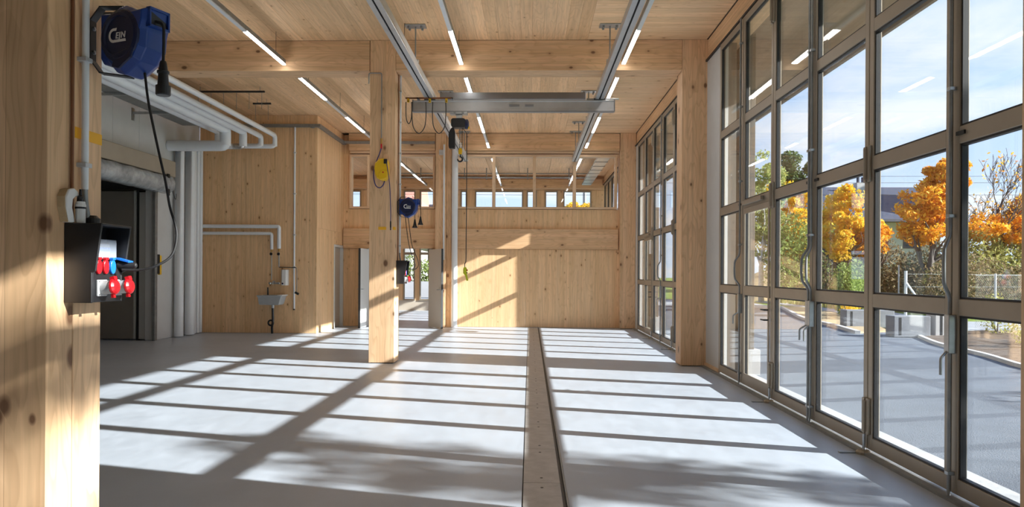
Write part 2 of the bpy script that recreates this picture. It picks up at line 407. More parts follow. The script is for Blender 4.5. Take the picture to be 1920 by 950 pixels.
for k in range(10): box('ceiling_panel', XW + k * 1.1, XW + k * 1.1 + 1.09, 20.2, 28.5, ZC, ZC + .03, 'wood_clt_y' if False else 'wood_board_y', ce)
box('ceiling_panel', XW, 2.86, -1.2, Y1, ZC, ZC + .03, 'wood_board_y', ce)

# ------------------------------------------------------------------ COLUMNS
def column(x0, y0, label, group='square timber columns', side_groove=False):
    t = thing('timber_column', (x0 + C / 2, y0 + C / 2, 0), label, 'column', group)
    if side_groove:      # two glued halves with an open joint on the hall side
        g = .19
        MB().box(x0, x0 + C, y0, y0 + g, .012, ZC).build('post_half', 'wood_post', t, .004)
        MB().box(x0, x0 + C, y0 + g + .006, y0 + C, .012, ZC).build('post_half', 'wood_post', t, .004)
        MB().box(x0 + .02, x0 + C - .012, y0 + g - .001, y0 + g + .007, .02, ZC).build('joint', 'copper_brown', t)
    else: MB().box(x0, x0 + C, y0, y0 + C, .012, ZC).build('post', 'wood_post', t, .004)
    MB().box(x0 + .03, x0 + C - .03, y0 + .03, y0 + C - .03, 0, .012).build('base_plate', 'steel_dark', t)
    return t
column(XL - C, Y1, 'massive knotty timber column at the left edge carrying the socket box', side_groove=True)
column(XL - C, Y2, 'freestanding timber column in mid hall with the yellow hose reel')
column(XR, Y2, 'knotty timber column beside the glass gates on the right')
column(XR, Y1, 'timber column at the near end of the glass gates')
column(XR - .02, 19.72, 'timber column in the far right corner of the hall')
# far wall post, left of the white downpipe
t = thing('wall_post', (-2.45, 19.8, 0), 'slim timber post on the far wall left of the white downpipe', 'post')
MB().box(-2.60, -2.31, 19.74, 19.9, 0, ZC).build('post', 'wood_post', t, .003)
MB().box(-2.305, -2.17, 19.82, 19.9, 0, ZC).build('side_strip', 'wood_post', t, .003)

# ------------------------------------------------------------------ CROSS BEAMS
def beam(x0, x1, label, y=Y2):
    t = thing('timber_beam', ((x0 + x1) / 2, y + C / 2, ZB), label, 'beam', 'cross beams of the middle frame')
    MB().box(x0, x1, y + .002, y + C - .002, ZB, ZC).build('beam_body', 'wood_beam', t, .005)
beam(XW, XL - C - .012, 'timber cross beam left of the middle column, over the white pipes')
beam(XL + .004, XR - .004, 'long timber cross beam between middle column and right column')
for (a, b, z0, nm, lab) in ((-5.0, -2.62, 4.86, 'timber_beam', 'short timber beam over the far doorway windows'), (-2.16, 2.43, 4.86, 'timber_beam', 'timber beam above the long row of far windows')):
    t = thing(nm, ((a + b) / 2, 19.85, z0), lab, 'beam')
    MB().box(a, b, 19.76, 20.0, z0, ZC).build('beam_body', 'wood_beam', t, .004)
    MB().box(a, b, 19.90, 20.0, z0 - .06, z0 - .005).build('trim_strip', 'wood_frame', t, .002)
t = thing('edge_beam', (3.05, 7.3, 4.97), 'long timber edge beam running above the glass gates', 'beam')
MB().box(2.88, 3.2, 3.3, 28.4, 4.98, ZC).build('beam_body', 'wood_beam_long', t, .004)
MB().box(2.84, 2.90, 3.75, 28.4, 4.955, 4.985).build('gate_rail', 'gasket', t)

# ------------------------------------------------------------------ BACK WALL
bw = thing('wall_back', (0, YB, 0), 'far wall of pale knotty timber panels', 'wall', kind='structure')
def clt(x0, x1, z0, z1, y0=YB, y1=YB + .2, mat='wood_clt_x', parent=bw, name='wall_panel', bev=.003): return box(name, x0, x1, y0, y1, z0, z1, mat, parent, bev)
clt(-2.71, -.13, .004, 2.157); clt(-.127, 3.0, .004, 2.157)
clt(-5.2, -4.53, .004, 2.157)
clt(-4.53, -2.71, 2.22, 2.36)
clt(-5.2, -2.12, 2.72, 3.26); clt(-2.117, 1.15, 2.72, 3.26); clt(1.153, 2.46, 2.72, 3.26)
clt(-5.2, 2.46, 4.80, ZC, YB + .01)
clt(2.44, 3.2, .004, ZC, YB + .012, YB + .2)
clt(-5.2, -5.03, 3.26, 4.80); clt(-4.46, -3.72, 3.26, 4.80); clt(-2.63, -2.17, 3.26, 4.80)
clt(-5.2, -4.53, 2.15, 2.72, YB + .012); clt(-4.528, -2.712, 2.361, 2.72, YB + .012); clt(-2.71, 2.438, 2.158, 2.72, YB + .012)
for a, b in ((-5.18, -2.62), (-2.15, 2.42)):
    t = thing('ledge_beam', ((a + b) / 2, 19.95, 2.16), 'broad horizontal timber ledger left of the wall post' if a < -3 else 'broad horizontal timber ledger under the row of far windows', 'beam')
    MB().box(a, b, 19.90, 20.0, 2.162, 2.715).build('beam_body', 'wood_beam', t, .004)
# windows in the far wall
def wall_window(n, x0, x1, z0, z1, label, mull=()):
    t = thing('window_%d' % n, ((x0 + x1) / 2, YB, z0), label, 'window', kind='structure')
    f = .055; y0, y1 = 19.93, 20.16
    MB().box(x0, x1, y0, y1, z0, z0 + f).build('window_sill', 'wood_frame', t, .002)
    MB().box(x0, x1, y0, y1, z1 - f, z1).build('frame_head', 'wood_frame', t, .002)
    xs = [x0] + list(mull) + [x1]
    for i, x in enumerate(xs):
        a, b = (x, x + f) if i == 0 else (x - f, x) if i == len(xs) - 1 else (x - f * .75, x + f * .75)
        MB().box(a, b, y0 - (.03 if 0 < i < len(xs) - 1 else 0), y1, z0 + f, z1 - f).build('mullion' if 0 < i < len(xs) - 1 else 'frame_side', 'wood_frame_v', t, .002)
    for a, b in zip(xs[:-1], xs[1:]):
        box('pane', a + .02, b - .02, 20.05, 20.056, z0 + .02, z1 - .02, 'glass', t)
wall_window(1, -5.02, -4.47, 3.27, 4.76, 'narrow timber framed window left of the middle column')
wall_window(2, -3.70, -2.64, 3.27, 4.76, 'single timber framed window right of the middle column')
wall_window(3, -2.16, 2.38, 3.27, 4.76, 'long row of timber framed windows high in the far wall', (-1.01, .11, 1.215))

# doorway with its two open leaves
tr = thing('trim_1', (-3.64, YB, 0), 'pale steel door surround in the far wall', 'door frame', kind='structure')
MB().box(-4.53, -4.49, 19.97, 20.2, 0, 2.2).build('jamb', 'door_frame_grey', tr, .002)
MB().box(-2.77, -2.72, 19.97, 20.2, 0, 2.2).build('jamb', 'door_frame_grey', tr, .002)
MB().box(-4.53, -2.72, 19.97, 20.2, 2.17, 2.22).build('head', 'door_frame_grey', tr, .002)
def swing_door(n, hx, hy, ang, wdt, h, label, mat, edge='steel_dark'):
    """leaf hinged at (hx,hy), running along angle ang"""
    t = thing('door_%d' % n, (hx, hy, 0), label, 'door', kind='structure')
    d = Vector((math.cos(ang), math.sin(ang), 0)); c = Vector((hx, hy, h / 2 + .01)) + d * wdt / 2
    MB().obox(c, (wdt, .05, h), ang).build('door_panel', mat, t, .003)
    e = Vector((hx, hy, h / 2 + .01)) + d * (wdt + .004)
    MB().obox(e, (.008, .056, h), ang).build('edge_seal', edge, t)
    nrm = Vector((-d.y, d.x, 0)); hp = Vector((hx, hy, 1.05)) + d * (wdt - .07)
    m = MB()
    for s_ in (-1, 1):
        a = hp + nrm * .025 * s_; m.cyl(a, a + nrm * .05 * s_, .009, 8); m.cyl(a + nrm * .05 * s_, a + nrm * .05 * s_ - d * .11, .009, 8)
    m.build('handle', 'zinc', t)
    return t
swing_door(1, -2.78, 19.95, math.radians(-60), .9, 2.13, 'beige door leaf standing open beside the far wall post', 'door_grey')
swing_door(2, -4.49, 19.95, math.radians(-93), .82, 2.13, 'white door leaf standing open left of the middle column', 'door_light')

# ------------------------------------------------------------------ TIMBER ROOM INSIDE THE HALL
iv = thing('wall_inner', (XV, YV, 0), 'timber block with the sink on its front', 'wall', kind='structure')
box('wall_panel', XW, -6.95, YV, YV + .2, .004, ZC, 'wood_clt_x', iv, .003)
box('wall_panel', -6.947, XV - .001, YV, YV + .2, .004, ZC, 'wood_clt_x', iv, .003)
box('wall_panel', XV - .2, XV, YV + .001, 19.05, .004, 2.58, 'wood_clt_y', iv, .003)
box('wall_panel', XV - .2, XV, 19.05, 20.2, 2.24, 2.58, 'wood_clt_y', iv, .003)
box('wall_panel', XV - .2, XV, YV + .001, 20.2, 2.583, ZC, 'wood_clt_y', iv, .003)
t = thing('door_3', (XV, 19.5, 0), 'closed grey door in the side of the timber block', 'door', kind='structure')
MB().box(XV - .12, XV - .07, 19.12, 19.93, .01, 2.17).build('door_panel', 'door_grey', t, .003)
MB().box(XV - .18, XV + .012, 19.05, 19.12, 0, 2.235).box(XV - .18, XV + .012, 19.93, 19.99, 0, 2.235).box(XV - .18, XV + .012, 19.12, 19.93, 2.17, 2.235).build('door_frame', 'door_light', t)
MB().cyl((XV - .07, 19.22, 1.05), (XV - .02, 19.22, 1.05), .009, 8).cyl((XV - .02, 19.22, 1.05), (XV - .02, 19.33, 1.05), .009, 8).build('handle', 'zinc', t)

# ------------------------------------------------------------------ LEFT WALL
lw = thing('wall_left', (XW, 10, 0), 'pale grey panelled left wall with the large opening', 'wall', kind='structure')
for a, b, z0 in ((15.38, 16.3, .004), (16.303, YV, .004)):
    box('wall_panel', XW - .2, XW, a, b, z0, ZC, 'panel_grey', lw, .004)
for a, b in ((-1.2, 3.9), (3.903, 9.0)): box('wall_panel', XW - .2, XW, a, b, .004, ZC, 'panel_grey', lw, .004)
ys = [9.003, 10.6, 12.2, 13.8, 14.75, 15.378]
for a, b in zip(ys[:-1], ys[1:]): box('wall_panel', XW - .2, XW, a, b - .006, 3.9, ZC, 'panel_grey', lw, .005)
ol = box('lintel_box', XW + .001, XW + .30, 9.0, 15.7, 3.56, 3.9, 'lintel_beige', None, .01); tag(ol, 'beige boxed lintel above the left opening', 'lintel')
box('opening_head', XW - .2, XW, 9.0, 15.378, 3.56, 3.9, 'lintel_beige', lw)
# room beyond the opening
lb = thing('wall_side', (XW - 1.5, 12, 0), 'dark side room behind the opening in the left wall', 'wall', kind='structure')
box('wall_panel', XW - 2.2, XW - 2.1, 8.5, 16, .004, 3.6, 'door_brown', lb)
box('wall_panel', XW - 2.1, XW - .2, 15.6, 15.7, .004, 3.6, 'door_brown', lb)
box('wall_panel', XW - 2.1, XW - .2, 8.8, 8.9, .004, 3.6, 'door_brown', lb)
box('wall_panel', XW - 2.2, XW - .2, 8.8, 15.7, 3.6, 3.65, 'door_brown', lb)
t = thing('door_4', (XW - .8, 15.45, 0), 'dark brown folding door panels parked in the left opening', 'door', kind='structure')
MB().box(-9.9, -8.56, 15.40, 15.46, .03, 3.22).build('door_panel', 'door_brown', t, .004)
MB().box(-8.56, -8.52, 15.385, 15.47, .03, 3.24).build('edge_profile', 'door_frame_grey', t, .003)
MB().box(-8.50, -8.45, 15.41, 15.46, .0, 3.24).build('seal', 'gasket', t)
MB().box(-8.44, -8.23, 15.39, 15.45, .03, 3.20).build('door_panel', 'door_frame_grey', t, .004)
MB().box(-8.23, -8.10, 15.40, 15.50, .0, 3.4).build('guide_channel', 'steel_dark', t, .004)
MB().box(-8.10, -8.04, 15.30, 15.40, .0, 3.45).build('guide_rail', 'zinc_dull', t, .003)
MB().box(-9.9, -8.2, 15.30, 15.38, 3.24, 3.42).build('head_rail', 'gasket', t, .004)
# plastic wrapped roller cassette under the lintel
m = MB(); sec = [(-.16, 0), (-.17, .16), (-.12, .30), (.02, .36), (.16, .34), (.22, .20), (.20, .05), (.08, -.05), (-.08, -.06)]
vs = []; n = 40
for i in range(n + 1):
    y = 9.2 + (15.5 - 9.2) * i / n; s_ = .86 + .035 * math.sin(i * 2.3) + .02 * math.sin(i * 5.1)
    vs += [(XW + .21 + p * s_, y, 3.235 + q * .86 * (1 + .03 * math.sin(i * 1.7 + p * 9))) for p, q in sec]
k = len(sec); m.add(vs, [(i * k + j, i * k + (j + 1) % k, (i + 1) * k + (j + 1) % k, (i + 1) * k + j) for i in range(n) for j in range(k)], True)
m.add(vs[:k], [list(range(k))]); m.add(vs[-k:], [list(range(k))[::-1]])
t = thing('roller_cassette', (XW + .1, 12.5, 3.2), 'long roller cassette wrapped in crinkled plastic film under the left lintel', 'roller blind')
m.build('wrapping', 'plastic_wrap', t)
MB().box(XW + .33, XW + .36, 15.25, 15.33, 3.12, 3.58).build('bracket', 'gasket', t)
MB().tube(smooth_path([(XW + .33, 15.5, 3.25), (XW + .35, 15.55, 3.1), (XW + .33, 15.65, 3.08), (XW + .3, 15.72, 3.2)]), .006, 6).build('cable_loop', 'black_rubber', t)
t = tag(box('key_switch', XW, XW + .05, 15.52, 15.60, 1.42, 1.84, 'yellow_plastic', None, .006), 'small yellow and black control box on the left wall by the opening', 'switch')
box('switch_back', XW + .001, XW + .052, 15.44, 15.52, 1.44, 1.86, 'black_plastic', t, .004)
# unseen rear wall, set close behind the camera to cut light from that side
rw = box('wall_rear', XW - .2, 3.2, -1.4, -1.2, 0, ZC, 'lintel_beige'); tag(rw, 'plain unseen wall set close behind the camera to dim that side', 'wall', kind='structure')

# ------------------------------------------------------------------ RIGHT WALL PIERS
wr = thing('wall_right', (XG, 11.4, 0), 'narrow grey clad piers between the glass gates', 'wall', kind='structure')
for a, b in ((10.952, 12.014), (19.213, 20.695), (2.852, 3.745), (-1.4, -.755)):
    box('pier_cladding', XG, XG + .10, a, b, .004, 4.98, 'panel_grey', wr, .003)
    box('pier_core', XG + .101, XG + .22, a, b, .004, 4.98, 'wood_weathered', wr)
box('baseboard_right', XG - .025, XG - .001, 10.99, 12.9, 0, .07, 'wood_frame', None)
tag(bpy.data.objects['baseboard_right'], 'low timber skirting behind the right column', 'baseboard', kind='structure')
th = box('trim_2', XG - .08, XG + .06, -.78, 28.4, 0, .022, 'zinc_dull'); tag(th, 'flat metal threshold along the glass gates', 'threshold', kind='structure')

# ------------------------------------------------------------------ GATE LEAVES
ZT = [(.045, .15), (1.235, 1.345), (2.375, 2.49), (3.52, 3.63), (4.85, 4.94)]
def make_leaf(name, wdt, wicket=False, simple=False):
    """leaf from local y=0 to y=wdt; local x=0 is the room side face"""
    t = thing(name, (0, 0, 0), 'x', 'door', kind='structure'); s_ = .072; T = .065
    for a in (.004, wdt - s_ - .004): MB().box(0, T, a, a + s_, .045, 4.94).build('stile', 'bronze_metal', t, .004)
    for i, (a, b) in enumerate(ZT):
        MB().box(.001, T - .001, s_, wdt - s_, a, b).build('rail', 'bronze_metal', t, .004)
    for (a, b) in zip(ZT[:-1], ZT[1:]):
        g = MB(); z0, z1, y0, y1 = a[1], b[0], s_ + .004, wdt - s_ - .004; q = .014
        g.box(.012, .05, y0, y0 + q, z0, z1).box(.012, .05, y1 - q, y1, z0, z1).box(.012, .05, y0 + q, y1 - q, z0, z0 + q).box(.012, .05, y0 + q, y1 - q, z1 - q, z1)
        g.build('gasket', 'gasket', t)
        box('pane', .022, .030, y0 + .004, y1 - .004, z0 + .004, z1 - .004, 'glass', t)
        box('pane', .042, .046, y0 + .004, y1 - .004, z0 + .004, z1 - .004, 'glass', t)
    if wicket:
        f = MB(); a, b = s_ + .012, wdt - s_ - .012
        f.box(-.012, .0, a, a + .05, .13, 2.36).box(-.012, 0, b - .05, b, .13, 2.36).box(-.012, 0, a, b, 2.30, 2.37).box(-.012, 0, a, b, .12, .2).box(-.012, 0, a, b, 1.23, 1.35)
        f.build('wicket_frame', 'bronze_metal', t)
        h = MB()
        for zz_ in (1.08, .96): h.cyl((-.012, a + .03, zz_), (-.06, a + .03, zz_), .01, 8).cyl((-.06, a + .03, zz_), (-.06, a + .14, zz_), .009, 8)
        h.build('handle', 'steel_dark', t)
        MB().box(-.05, -.01, wdt * .25, wdt * .9, 2.41, 2.46).build('door_closer', 'bronze_metal', t, .004)
    return t
def add_rod(t, y, handle=True, side=1):
    """vertical locking rod with guides, grip and lock box on the room side, at local y"""
    x = -.028
    path = [(x, y, .03), (x, y, 1.30), (x, y, 1.36)]
    if handle: path += [(x - .055, y + .03 * side, 1.44), (x - .06, y + .035 * side, 1.56), (x - .055, y + .03 * side, 1.68), (x, y, 1.77)]
    path += [(x, y, 1.86), (x, y, 4.93)]
    m = MB().tube(bend(path, .03, 3), .0125, 10)
    r = m.build('locking_rod', 'zinc_dull', t)
    for zz_ in (.18, 1.9, 2.75, 3.75, 4.6): MB().box(x - .018, .002, y - .02, y + .02, zz_ - .012, zz_ + .012).build('rod_guide', 'zinc', r, .002)
    MB().box(x - .022, .0, y - .03, y + .03, .98, 1.24).build('lock_box', 'zinc', t, .004)
    MB().tube(bend([(x - .02, y, .99), (x - .075, y + .03 * side, .95), (x - .075, y + .03 * side, .84)], .02, 3), .009, 8).build('pull_hook', 'zinc', t)
    MB().box(-.012, .0, y + (.03 if side > 0 else -.12), y + (.12 if side > 0 else -.03), 2.43, 2.455).build('latch_plate', 'gasket', t)
def add_hinges(t, y):
    for z0 in (.17, 2.28, 4.45):
        h = MB().box(-.022, 0, y - .055, y - .012, z0, z0 + .30).box(-.022, 0, y + .012, y + .055, z0, z0 + .30); hb = h.build('hinge', 'bronze_metal', t, .003)
        MB().cyl((-.026, y, z0 + .02), (-.026, y, z0 + .28), .02, 12).build('hinge_pin', 'bronze_metal', hb)
    MB().cyl((-.026, y, 0.022), (-.026, y, .17), .014, 10).build('floor_pivot', 'zinc', t)
    MB().lathe((-.03, y, .0), (0, 0, 1), [(0, .06), (.02, .06), (.035, .045), (.036, .02)], 16).build('pivot_foot', 'bronze_metal', t)
    MB().box(-.22, -.07, y + .015, y + .055, 0, .012).build('floor_stop', 'zinc', t, .003)
LW = 1.2
plain = make_leaf('door_5', LW - .004)
plain['_tmp'] = 1
gate_labels_1 = {0: 'outermost glass gate leaf at the right picture edge', 1: 'tall glass gate leaf with the bare tree and orange maple behind its right neighbour, second from the right',
                 }
num = [5]
def place_leaf(y0, label, proto, rod=None, hinge=None, side=1):
    o = copy_tree(proto, None, (XG - .03, y0, 0)); o.name = 'door_%d' % num[0]; num[0] += 1
    o['label'] = label; o['_w'] = [0, 0, 0]
    if rod is not None: add_rod(o, rod, True, side)
    if hinge is not None: add_hinges(o, hinge)
    return o
wick = make_leaf('door_x', LW - .004, True)
YS = 10.95
ga = [('narrow-looking glass gate leaf next to the right column, grey timber fin behind its panes', dict(rod=.03)),
      ('glass gate leaf with the built-in wicket door and lever handles', dict(rod=None, hinge=.0)),
      ('glass gate leaf right of the wicket leaf, sandy bank behind its panes', dict(rod=.03, side=1)),
      ('glass gate leaf fourth from the right column, green bush low behind it', dict(rod=LW - .03, hinge=0, side=-1)),
      ('wide glass gate leaf showing the dark roof and diagonal fence brace', dict(rod=None)),
      ('glass gate leaf at the right picture edge showing the bare tree', dict(rod=LW - .03, side=-1))]
for i, (lab, kw) in enumerate(ga):
    place_leaf(YS - (i + 1) * LW, lab, wick if i == 1 else plain, **kw)
gb = [('furthest glass gate leaf in the far right corner', dict(rod=None)),
      ('second glass gate leaf from the far corner, white notice on its pane', dict(hinge=0)),
      ('third glass gate leaf from the far corner with lever handles', dict(rod=.03)),
      ('far glass gate leaf just left of the right column', dict(hinge=0)),
      ('far glass gate leaf hidden behind the right column', dict(rod=.03)),
      ('last leaf of the far gate behind the right column', dict())]
for i, (lab, kw) in enumerate(gb):
    o = place_leaf(19.22 - (i + 1) * LW, lab, wick if i == 1 else plain, **kw)
    if i == 1: MB().box(.018, .021, .28, .62, 1.98, 2.28).build('paper_notice', 'logo_white', o)
for i in range(3): place_leaf(2.85 - (i + 1) * LW, 'glass gate leaf beside the camera, number %s of that gate' % ('one', 'two', 'three')[i], plain)
for i in range(6): place_leaf(27.9 - (i + 1) * LW, 'glass gate leaf of the room beyond the far wall', plain)
for t in (plain, wick):
    for c_ in list(t.children): bpy.data.objects.remove(c_)
    bpy.data.objects.remove(t)

# ------------------------------------------------------------------ EXTERIOR FINS, SOFFIT
for i, yf in enumerate((3.0, 11.1, 19.3)):
    t = thing('timber_fin', (3.3, yf + .35, 0), ('weathered timber fin outside the near end of the gates', 'weathered grey timber fin on a white plinth seen through the first gate leaf', 'weathered timber fin outside the far gate')[i], 'wall fin', 'timber fins outside the gates')
    MB().box(XG + .34, 3.42, yf, yf + .6, .36, 5.17).build('fin_panel', 'wood_weathered', t, .004)
    MB().box(XG + .34, 3.50, yf - .04, yf + .64, -.03, .36).build('plinth', 'render_white', t, .004)
rs = thing('roof_overhang', (4.1, 11, 5.2), 'timber roof overhang outside the glass gates', 'roof')
for k in range(12): box('soffit_panel', XG + .33, 5.36, -6 + k * 3, -6 + k * 3 + 2.994, 5.22, 5.27, 'wood_soffit', rs, .003)
box('fascia', 5.36, 5.42, -6, 30, 5.17, 5.75, 'wood_soffit', rs)
box('roof_deck', XW - .3, 5.4, -6, 30, 5.64, 5.74, 'roof_dark', rs)

# ------------------------------------------------------------------ LED LINES
def led(x, y0, y1, lit, label):
    t = thing('light_strip', (x, (y0 + y1) / 2, 4.9), label, 'ceiling light', 'linear ceiling lights')
    MB().box(x - .03, x + .03, y0, y1, 4.915, 4.985).build('housing', 'zinc_dull', t, .004)
    y = y0; segs = []
    for a, b in lit:
        if a > y: segs.append((y, a, 0))
        segs.append((a, b, 1)); y = b
    if y < y1: segs.append((y, y1, 0))
    for a, b, on in segs: MB().box(x - .028, x + .028, a + .003, b - .003, 4.897, 4.914).build('lit_diffuser' if on else 'diffuser', 'led_lit' if on else 'led_off', t)
    yy_ = y0 + .6
    while yy_ < y1: MB().cyl((x, yy_, 4.985), (x, yy_, ZC), .003, 6).build('suspension', 'steel_dark', t); yy_ += 2.2
L1 = [(5.6, 7.1), (10.15, 11.78)]; L2 = [(12.6, 14.2), (15.8, 17.5), (18.9, 19.65)]
for x, nm in ((-4.06, 'left'), (-1.14, 'middle'), (1.50, 'right')):
    led(x, 4.2, 11.78, L1, '%s light line hung in front of the middle beam' % nm)
    led(x, 12.5, 19.68, L2, '%s light line hung behind the middle beam' % nm)
    led(x, 20.8, 28.2, [(21.5, 23.0), (25.0, 26.5)], '%s light line in the room beyond the far wall' % nm)

# ------------------------------------------------------------------ CRANE RAILS
def rail(x, label):
    t = thing('crane_rail', (x, 12, 4.57), label, 'crane rail', 'overhead crane rails')
    P = [(-.075, 0), (-.012, 0), (-.012, .014), (-.06, .03), (-.03, .10), (-.03, .17), (.03, .17), (.03, .10), (.06, .03), (.012, .014), (.012, 0), (.075, 0), (.078, .012), (.045, .10), (.045, .185), (-.045, .185), (-.045, .10), (-.078, .012)]
    # hollow profile: outer shell with bottom slot
    MB().prism([(x + a, 4.565 + b) for a, b in P], 'Y', 3.9, 19.85).build('rail_profile', 'crane_metal', t)
    MB().box(x - .03, x + .03, 3.92, 19.83, 4.60, 4.70).build('rail_cavity', 'gasket', t)
    MB().box(x - .05, x + .05, 19.85, 19.87, 4.56, 4.75).build('end_cap', 'crane_dark', t)
    for y in (6.9, 11.15, 15.2, 18.25, 19.5):
        if Y2 - .2 < y < Y2 + C + .2: continue
        h = MB().box(x - .16, x + .16, y - .09, y + .09, ZC - .02, ZC - .001).build('ceiling_plate', 'zinc', t, .004)
        for a in (-.1, .1):
            for b in (-.05, .05): MB().cyl((x + a, y + b, ZC - .055), (x + a, y + b, ZC - .02), .018, 8).build('nut', 'zinc_dull', h)
        MB().cyl((x, y, 4.75), (x, y, ZC - .02), .011, 8).build('hanger_rod', 'zinc_dull', t)
        MB().box(x - .05, x + .05, y - .03, y + .03, 4.73, 4.79).build('hanger_clamp', 'zinc', t, .003)
rail(-1.79, 'left overhead crane rail running the length of the hall')
rail(1.21, 'right overhead crane rail running the length of the hall')
t = thing('cable_box', (-1.97, 10.9, 5.0), 'small grey box under the ceiling plate by the left crane rail', 'junction box')
MB().box(-2.02, -1.90, 10.86, 10.96, 4.86, 4.93).build('box_body', 'zinc', t, .004)
MB().cyl((-1.93, 10.91, 4.93), (-1.93, 10.98, ZC - .02), .004, 6).build('stem', 'steel_dark', t)

# bridge
YC = 12.8
t = thing('crane_bridge', (-.3, YC, 4.4), 'grey crane bridge beam hung across the two rails', 'crane bridge')
MB().prism([(YC - .05, 4.36), (YC + .05, 4.36), (YC + .05, 4.385), (YC + .035, 4.39), (YC + .035, 4.52), (YC + .05, 4.535), (YC + .05, 4.55), (YC - .05, 4.55), (YC - .05, 4.535), (YC - .035, 4.52), (YC - .035, 4.39), (YC - .05, 4.385)], 'X', -2.08, 1.46).build('bridge_beam', 'crane_metal', t)
MB().box(-2.10, -2.08, YC - .055, YC + .055, 4.35, 4.56).build('end_plate', 'crane_dark', t)
MB().box(1.46, 1.48, YC - .055, YC + .055, 4.35, 4.56).build('end_plate', 'crane_dark', t)
MB().box(-2.08, 1.46, YC - .052, YC + .052, 4.345, 4.36).build('bottom_flange', 'crane_dark', t)
MB().box(-1.66, 1.0, YC + .36, YC + .44, 4.665, 4.79).build('stiffener_bar', 'crane_dark', t, .006)
MB().box(1.0, 1.16, YC + .34, YC + .46, 4.60, 4.66).build('bar_bracket', 'zinc', t, .004)
MB().box(-1.78, -1.66, YC + .34, YC + .46, 4.60, 4.66).build('bar_bracket', 'zinc', t, .004)
for x in (-1.79, 1.21):
    MB().box(x - .1, x + .1, YC - .06, YC + .42, 4.555, 4.58).build('trolley_plate', 'steel_dark', t, .004)
    for dy in (-.02, .34): MB().cyl((x - .05, YC + dy, 4.60), (x + .05, YC + dy, 4.60), .03, 12).build('trolley_wheel', 'steel_dark', t)
MB().box(.98, 1.55, YC - .04, YC - .01, 4.56, 4.585).build('bumper_bar', 'zinc', t, .003)
for x0, x1 in ((-.38, -.2), (-.1, .05)):
    MB().box(x0, x1, YC - .0525, YC - .0495, 4.44 , 4.475).build('type_plate', 'crane_dark', t)
# festoon
t = thing('festoon_rail', (-1.8, YC - .16, 4.55), 'short festoon rail with yellow cable carriers at the left end of the bridge', 'festoon')
MB().box(-2.2, -1.36, YC - .18, YC - .15, 4.545, 4.57).build('carrier_rail', 'copper_brown', t, .003)
MB().box(-1.40, -1.36, YC - .18, YC - .05, 4.545, 4.57).build('rail_bracket', 'zinc', t)
MB().box(-2.0, -1.96, YC - .18, YC - .05, 4.545, 4.57).build('rail_bracket', 'zinc', t)
for x in (-2.15, -1.77, -1.48):
    q = MB().box(x - .02, x + .02, YC - .185, YC - .145, 4.48, 4.55).build('carrier', 'yellow_plastic', t, .005)
    MB().cyl((x, YC - .19, 4.50), (x, YC - .14, 4.50), .01, 8).build('carrier_wheel', 'black_plastic', q)
def loop(x0, x1, depth, z0=4.49, y=YC - .165):
    c = (x0 + x1) / 2; w_ = (x1 - x0) / 2
    return smooth_path([(x0, y, z0), (x0 - .03 * w_, y, z0 - depth * .4), (x0 + .18 * w_, y, z0 - depth * .8), (c, y, z0 - depth), (x1 - .18 * w_, y, z0 - depth * .8), (x1 + .03 * w_, y, z0 - depth * .4), (x1, y, z0)])
for a, b, d in ((-2.19, -2.09, .38), (-2.08, -1.84, .55), (-1.72, -1.49, .55)):
    MB().tube(loop(a, b, d), .008, 8).build('cable_loop', 'steel_dark', t)

# hoist
t = thing('chain_hoist', (-1.27, YC, 4.1), 'black electric chain hoist hanging from the crane bridge', 'hoist')
MB().box(-1.43, -1.12, YC - .07, YC + .07, 4.30, 4.342).build('hoist_trolley', 'zinc', t, .006)
MB().cyl((-1.34, YC - .09, 4.33), (-1.34, YC + .09, 4.33), .022, 10).cyl((-1.2, YC - .09, 4.33), (-1.2, YC + .09, 4.33), .022, 10).build('trolley_wheels', 'zinc_dull', t)
MB().prism([(-1.31, 4.20), (-1.23, 4.20), (-1.21, 4.30), (-1.33, 4.30)], 'Y', YC - .03, YC + .03).build('suspension_eye', 'zinc', t)
MB().prism([(-1.405, 4.09), (-1.37, 4.06), (-1.17, 4.06), (-1.15, 4.08), (-1.15, 4.20), (-1.18, 4.225), (-1.38, 4.225), (-1.405, 4.20)], 'Y', YC - .10, YC + .08).build('motor_housing', 'black_plastic', t, .01)
MB().lathe((-1.16, YC - .01, 4.13), (1, 0, 0), [(0, .085), (.02, .09), (.05, .085), (.065, .05)], 16).build('motor_cap', 'navy_plastic', t)
MB().prism([(-1.12, 4.05), (-1.08, 4.05), (-1.085, 4.09), (-1.11, 4.10)], 'Y', YC - .04, YC - .01).build('limit_stop', 'yellow_plastic', t)
m = MB(); prof = [(-1.375, 4.07), (-1.35, 4.04), (-1.34, 3.98), (-1.338, 3.74), (-1.345, 3.70), (-1.44, 3.70), (-1.45, 3.74), (-1.452, 3.95), (-1.43, 4.02), (-1.40, 4.06)]
m.prism(prof, 'Y', YC - .06, YC + .05); m.build('chain_bag', 'black_rubber', t, .006)
def chain(m, x, y, z0, z1, s_=.022):
    z = z0; k = 0
    while z > z1:
        pts = []
        for i in range(8):
            a = 2 * PI * i / 8; p, q = .008 * math.cos(a), s_ * .75 * math.sin(a)
            pts.append((x + p, y, z + q) if k % 2 else (x, y + p, z + q))
        m.tube(pts, .0032, 5, closed=True); z -= s_; k += 1
m = MB(); chain(m, -1.255, YC, 4.06, 3.70); tag(m.build('load_chain', 'zinc_dull', t), kind='stuff')
m = MB(); chain(m, -1.215, YC, 4.06, 3.70); tag(m.build('return_chain', 'steel_dark', t), kind='stuff')
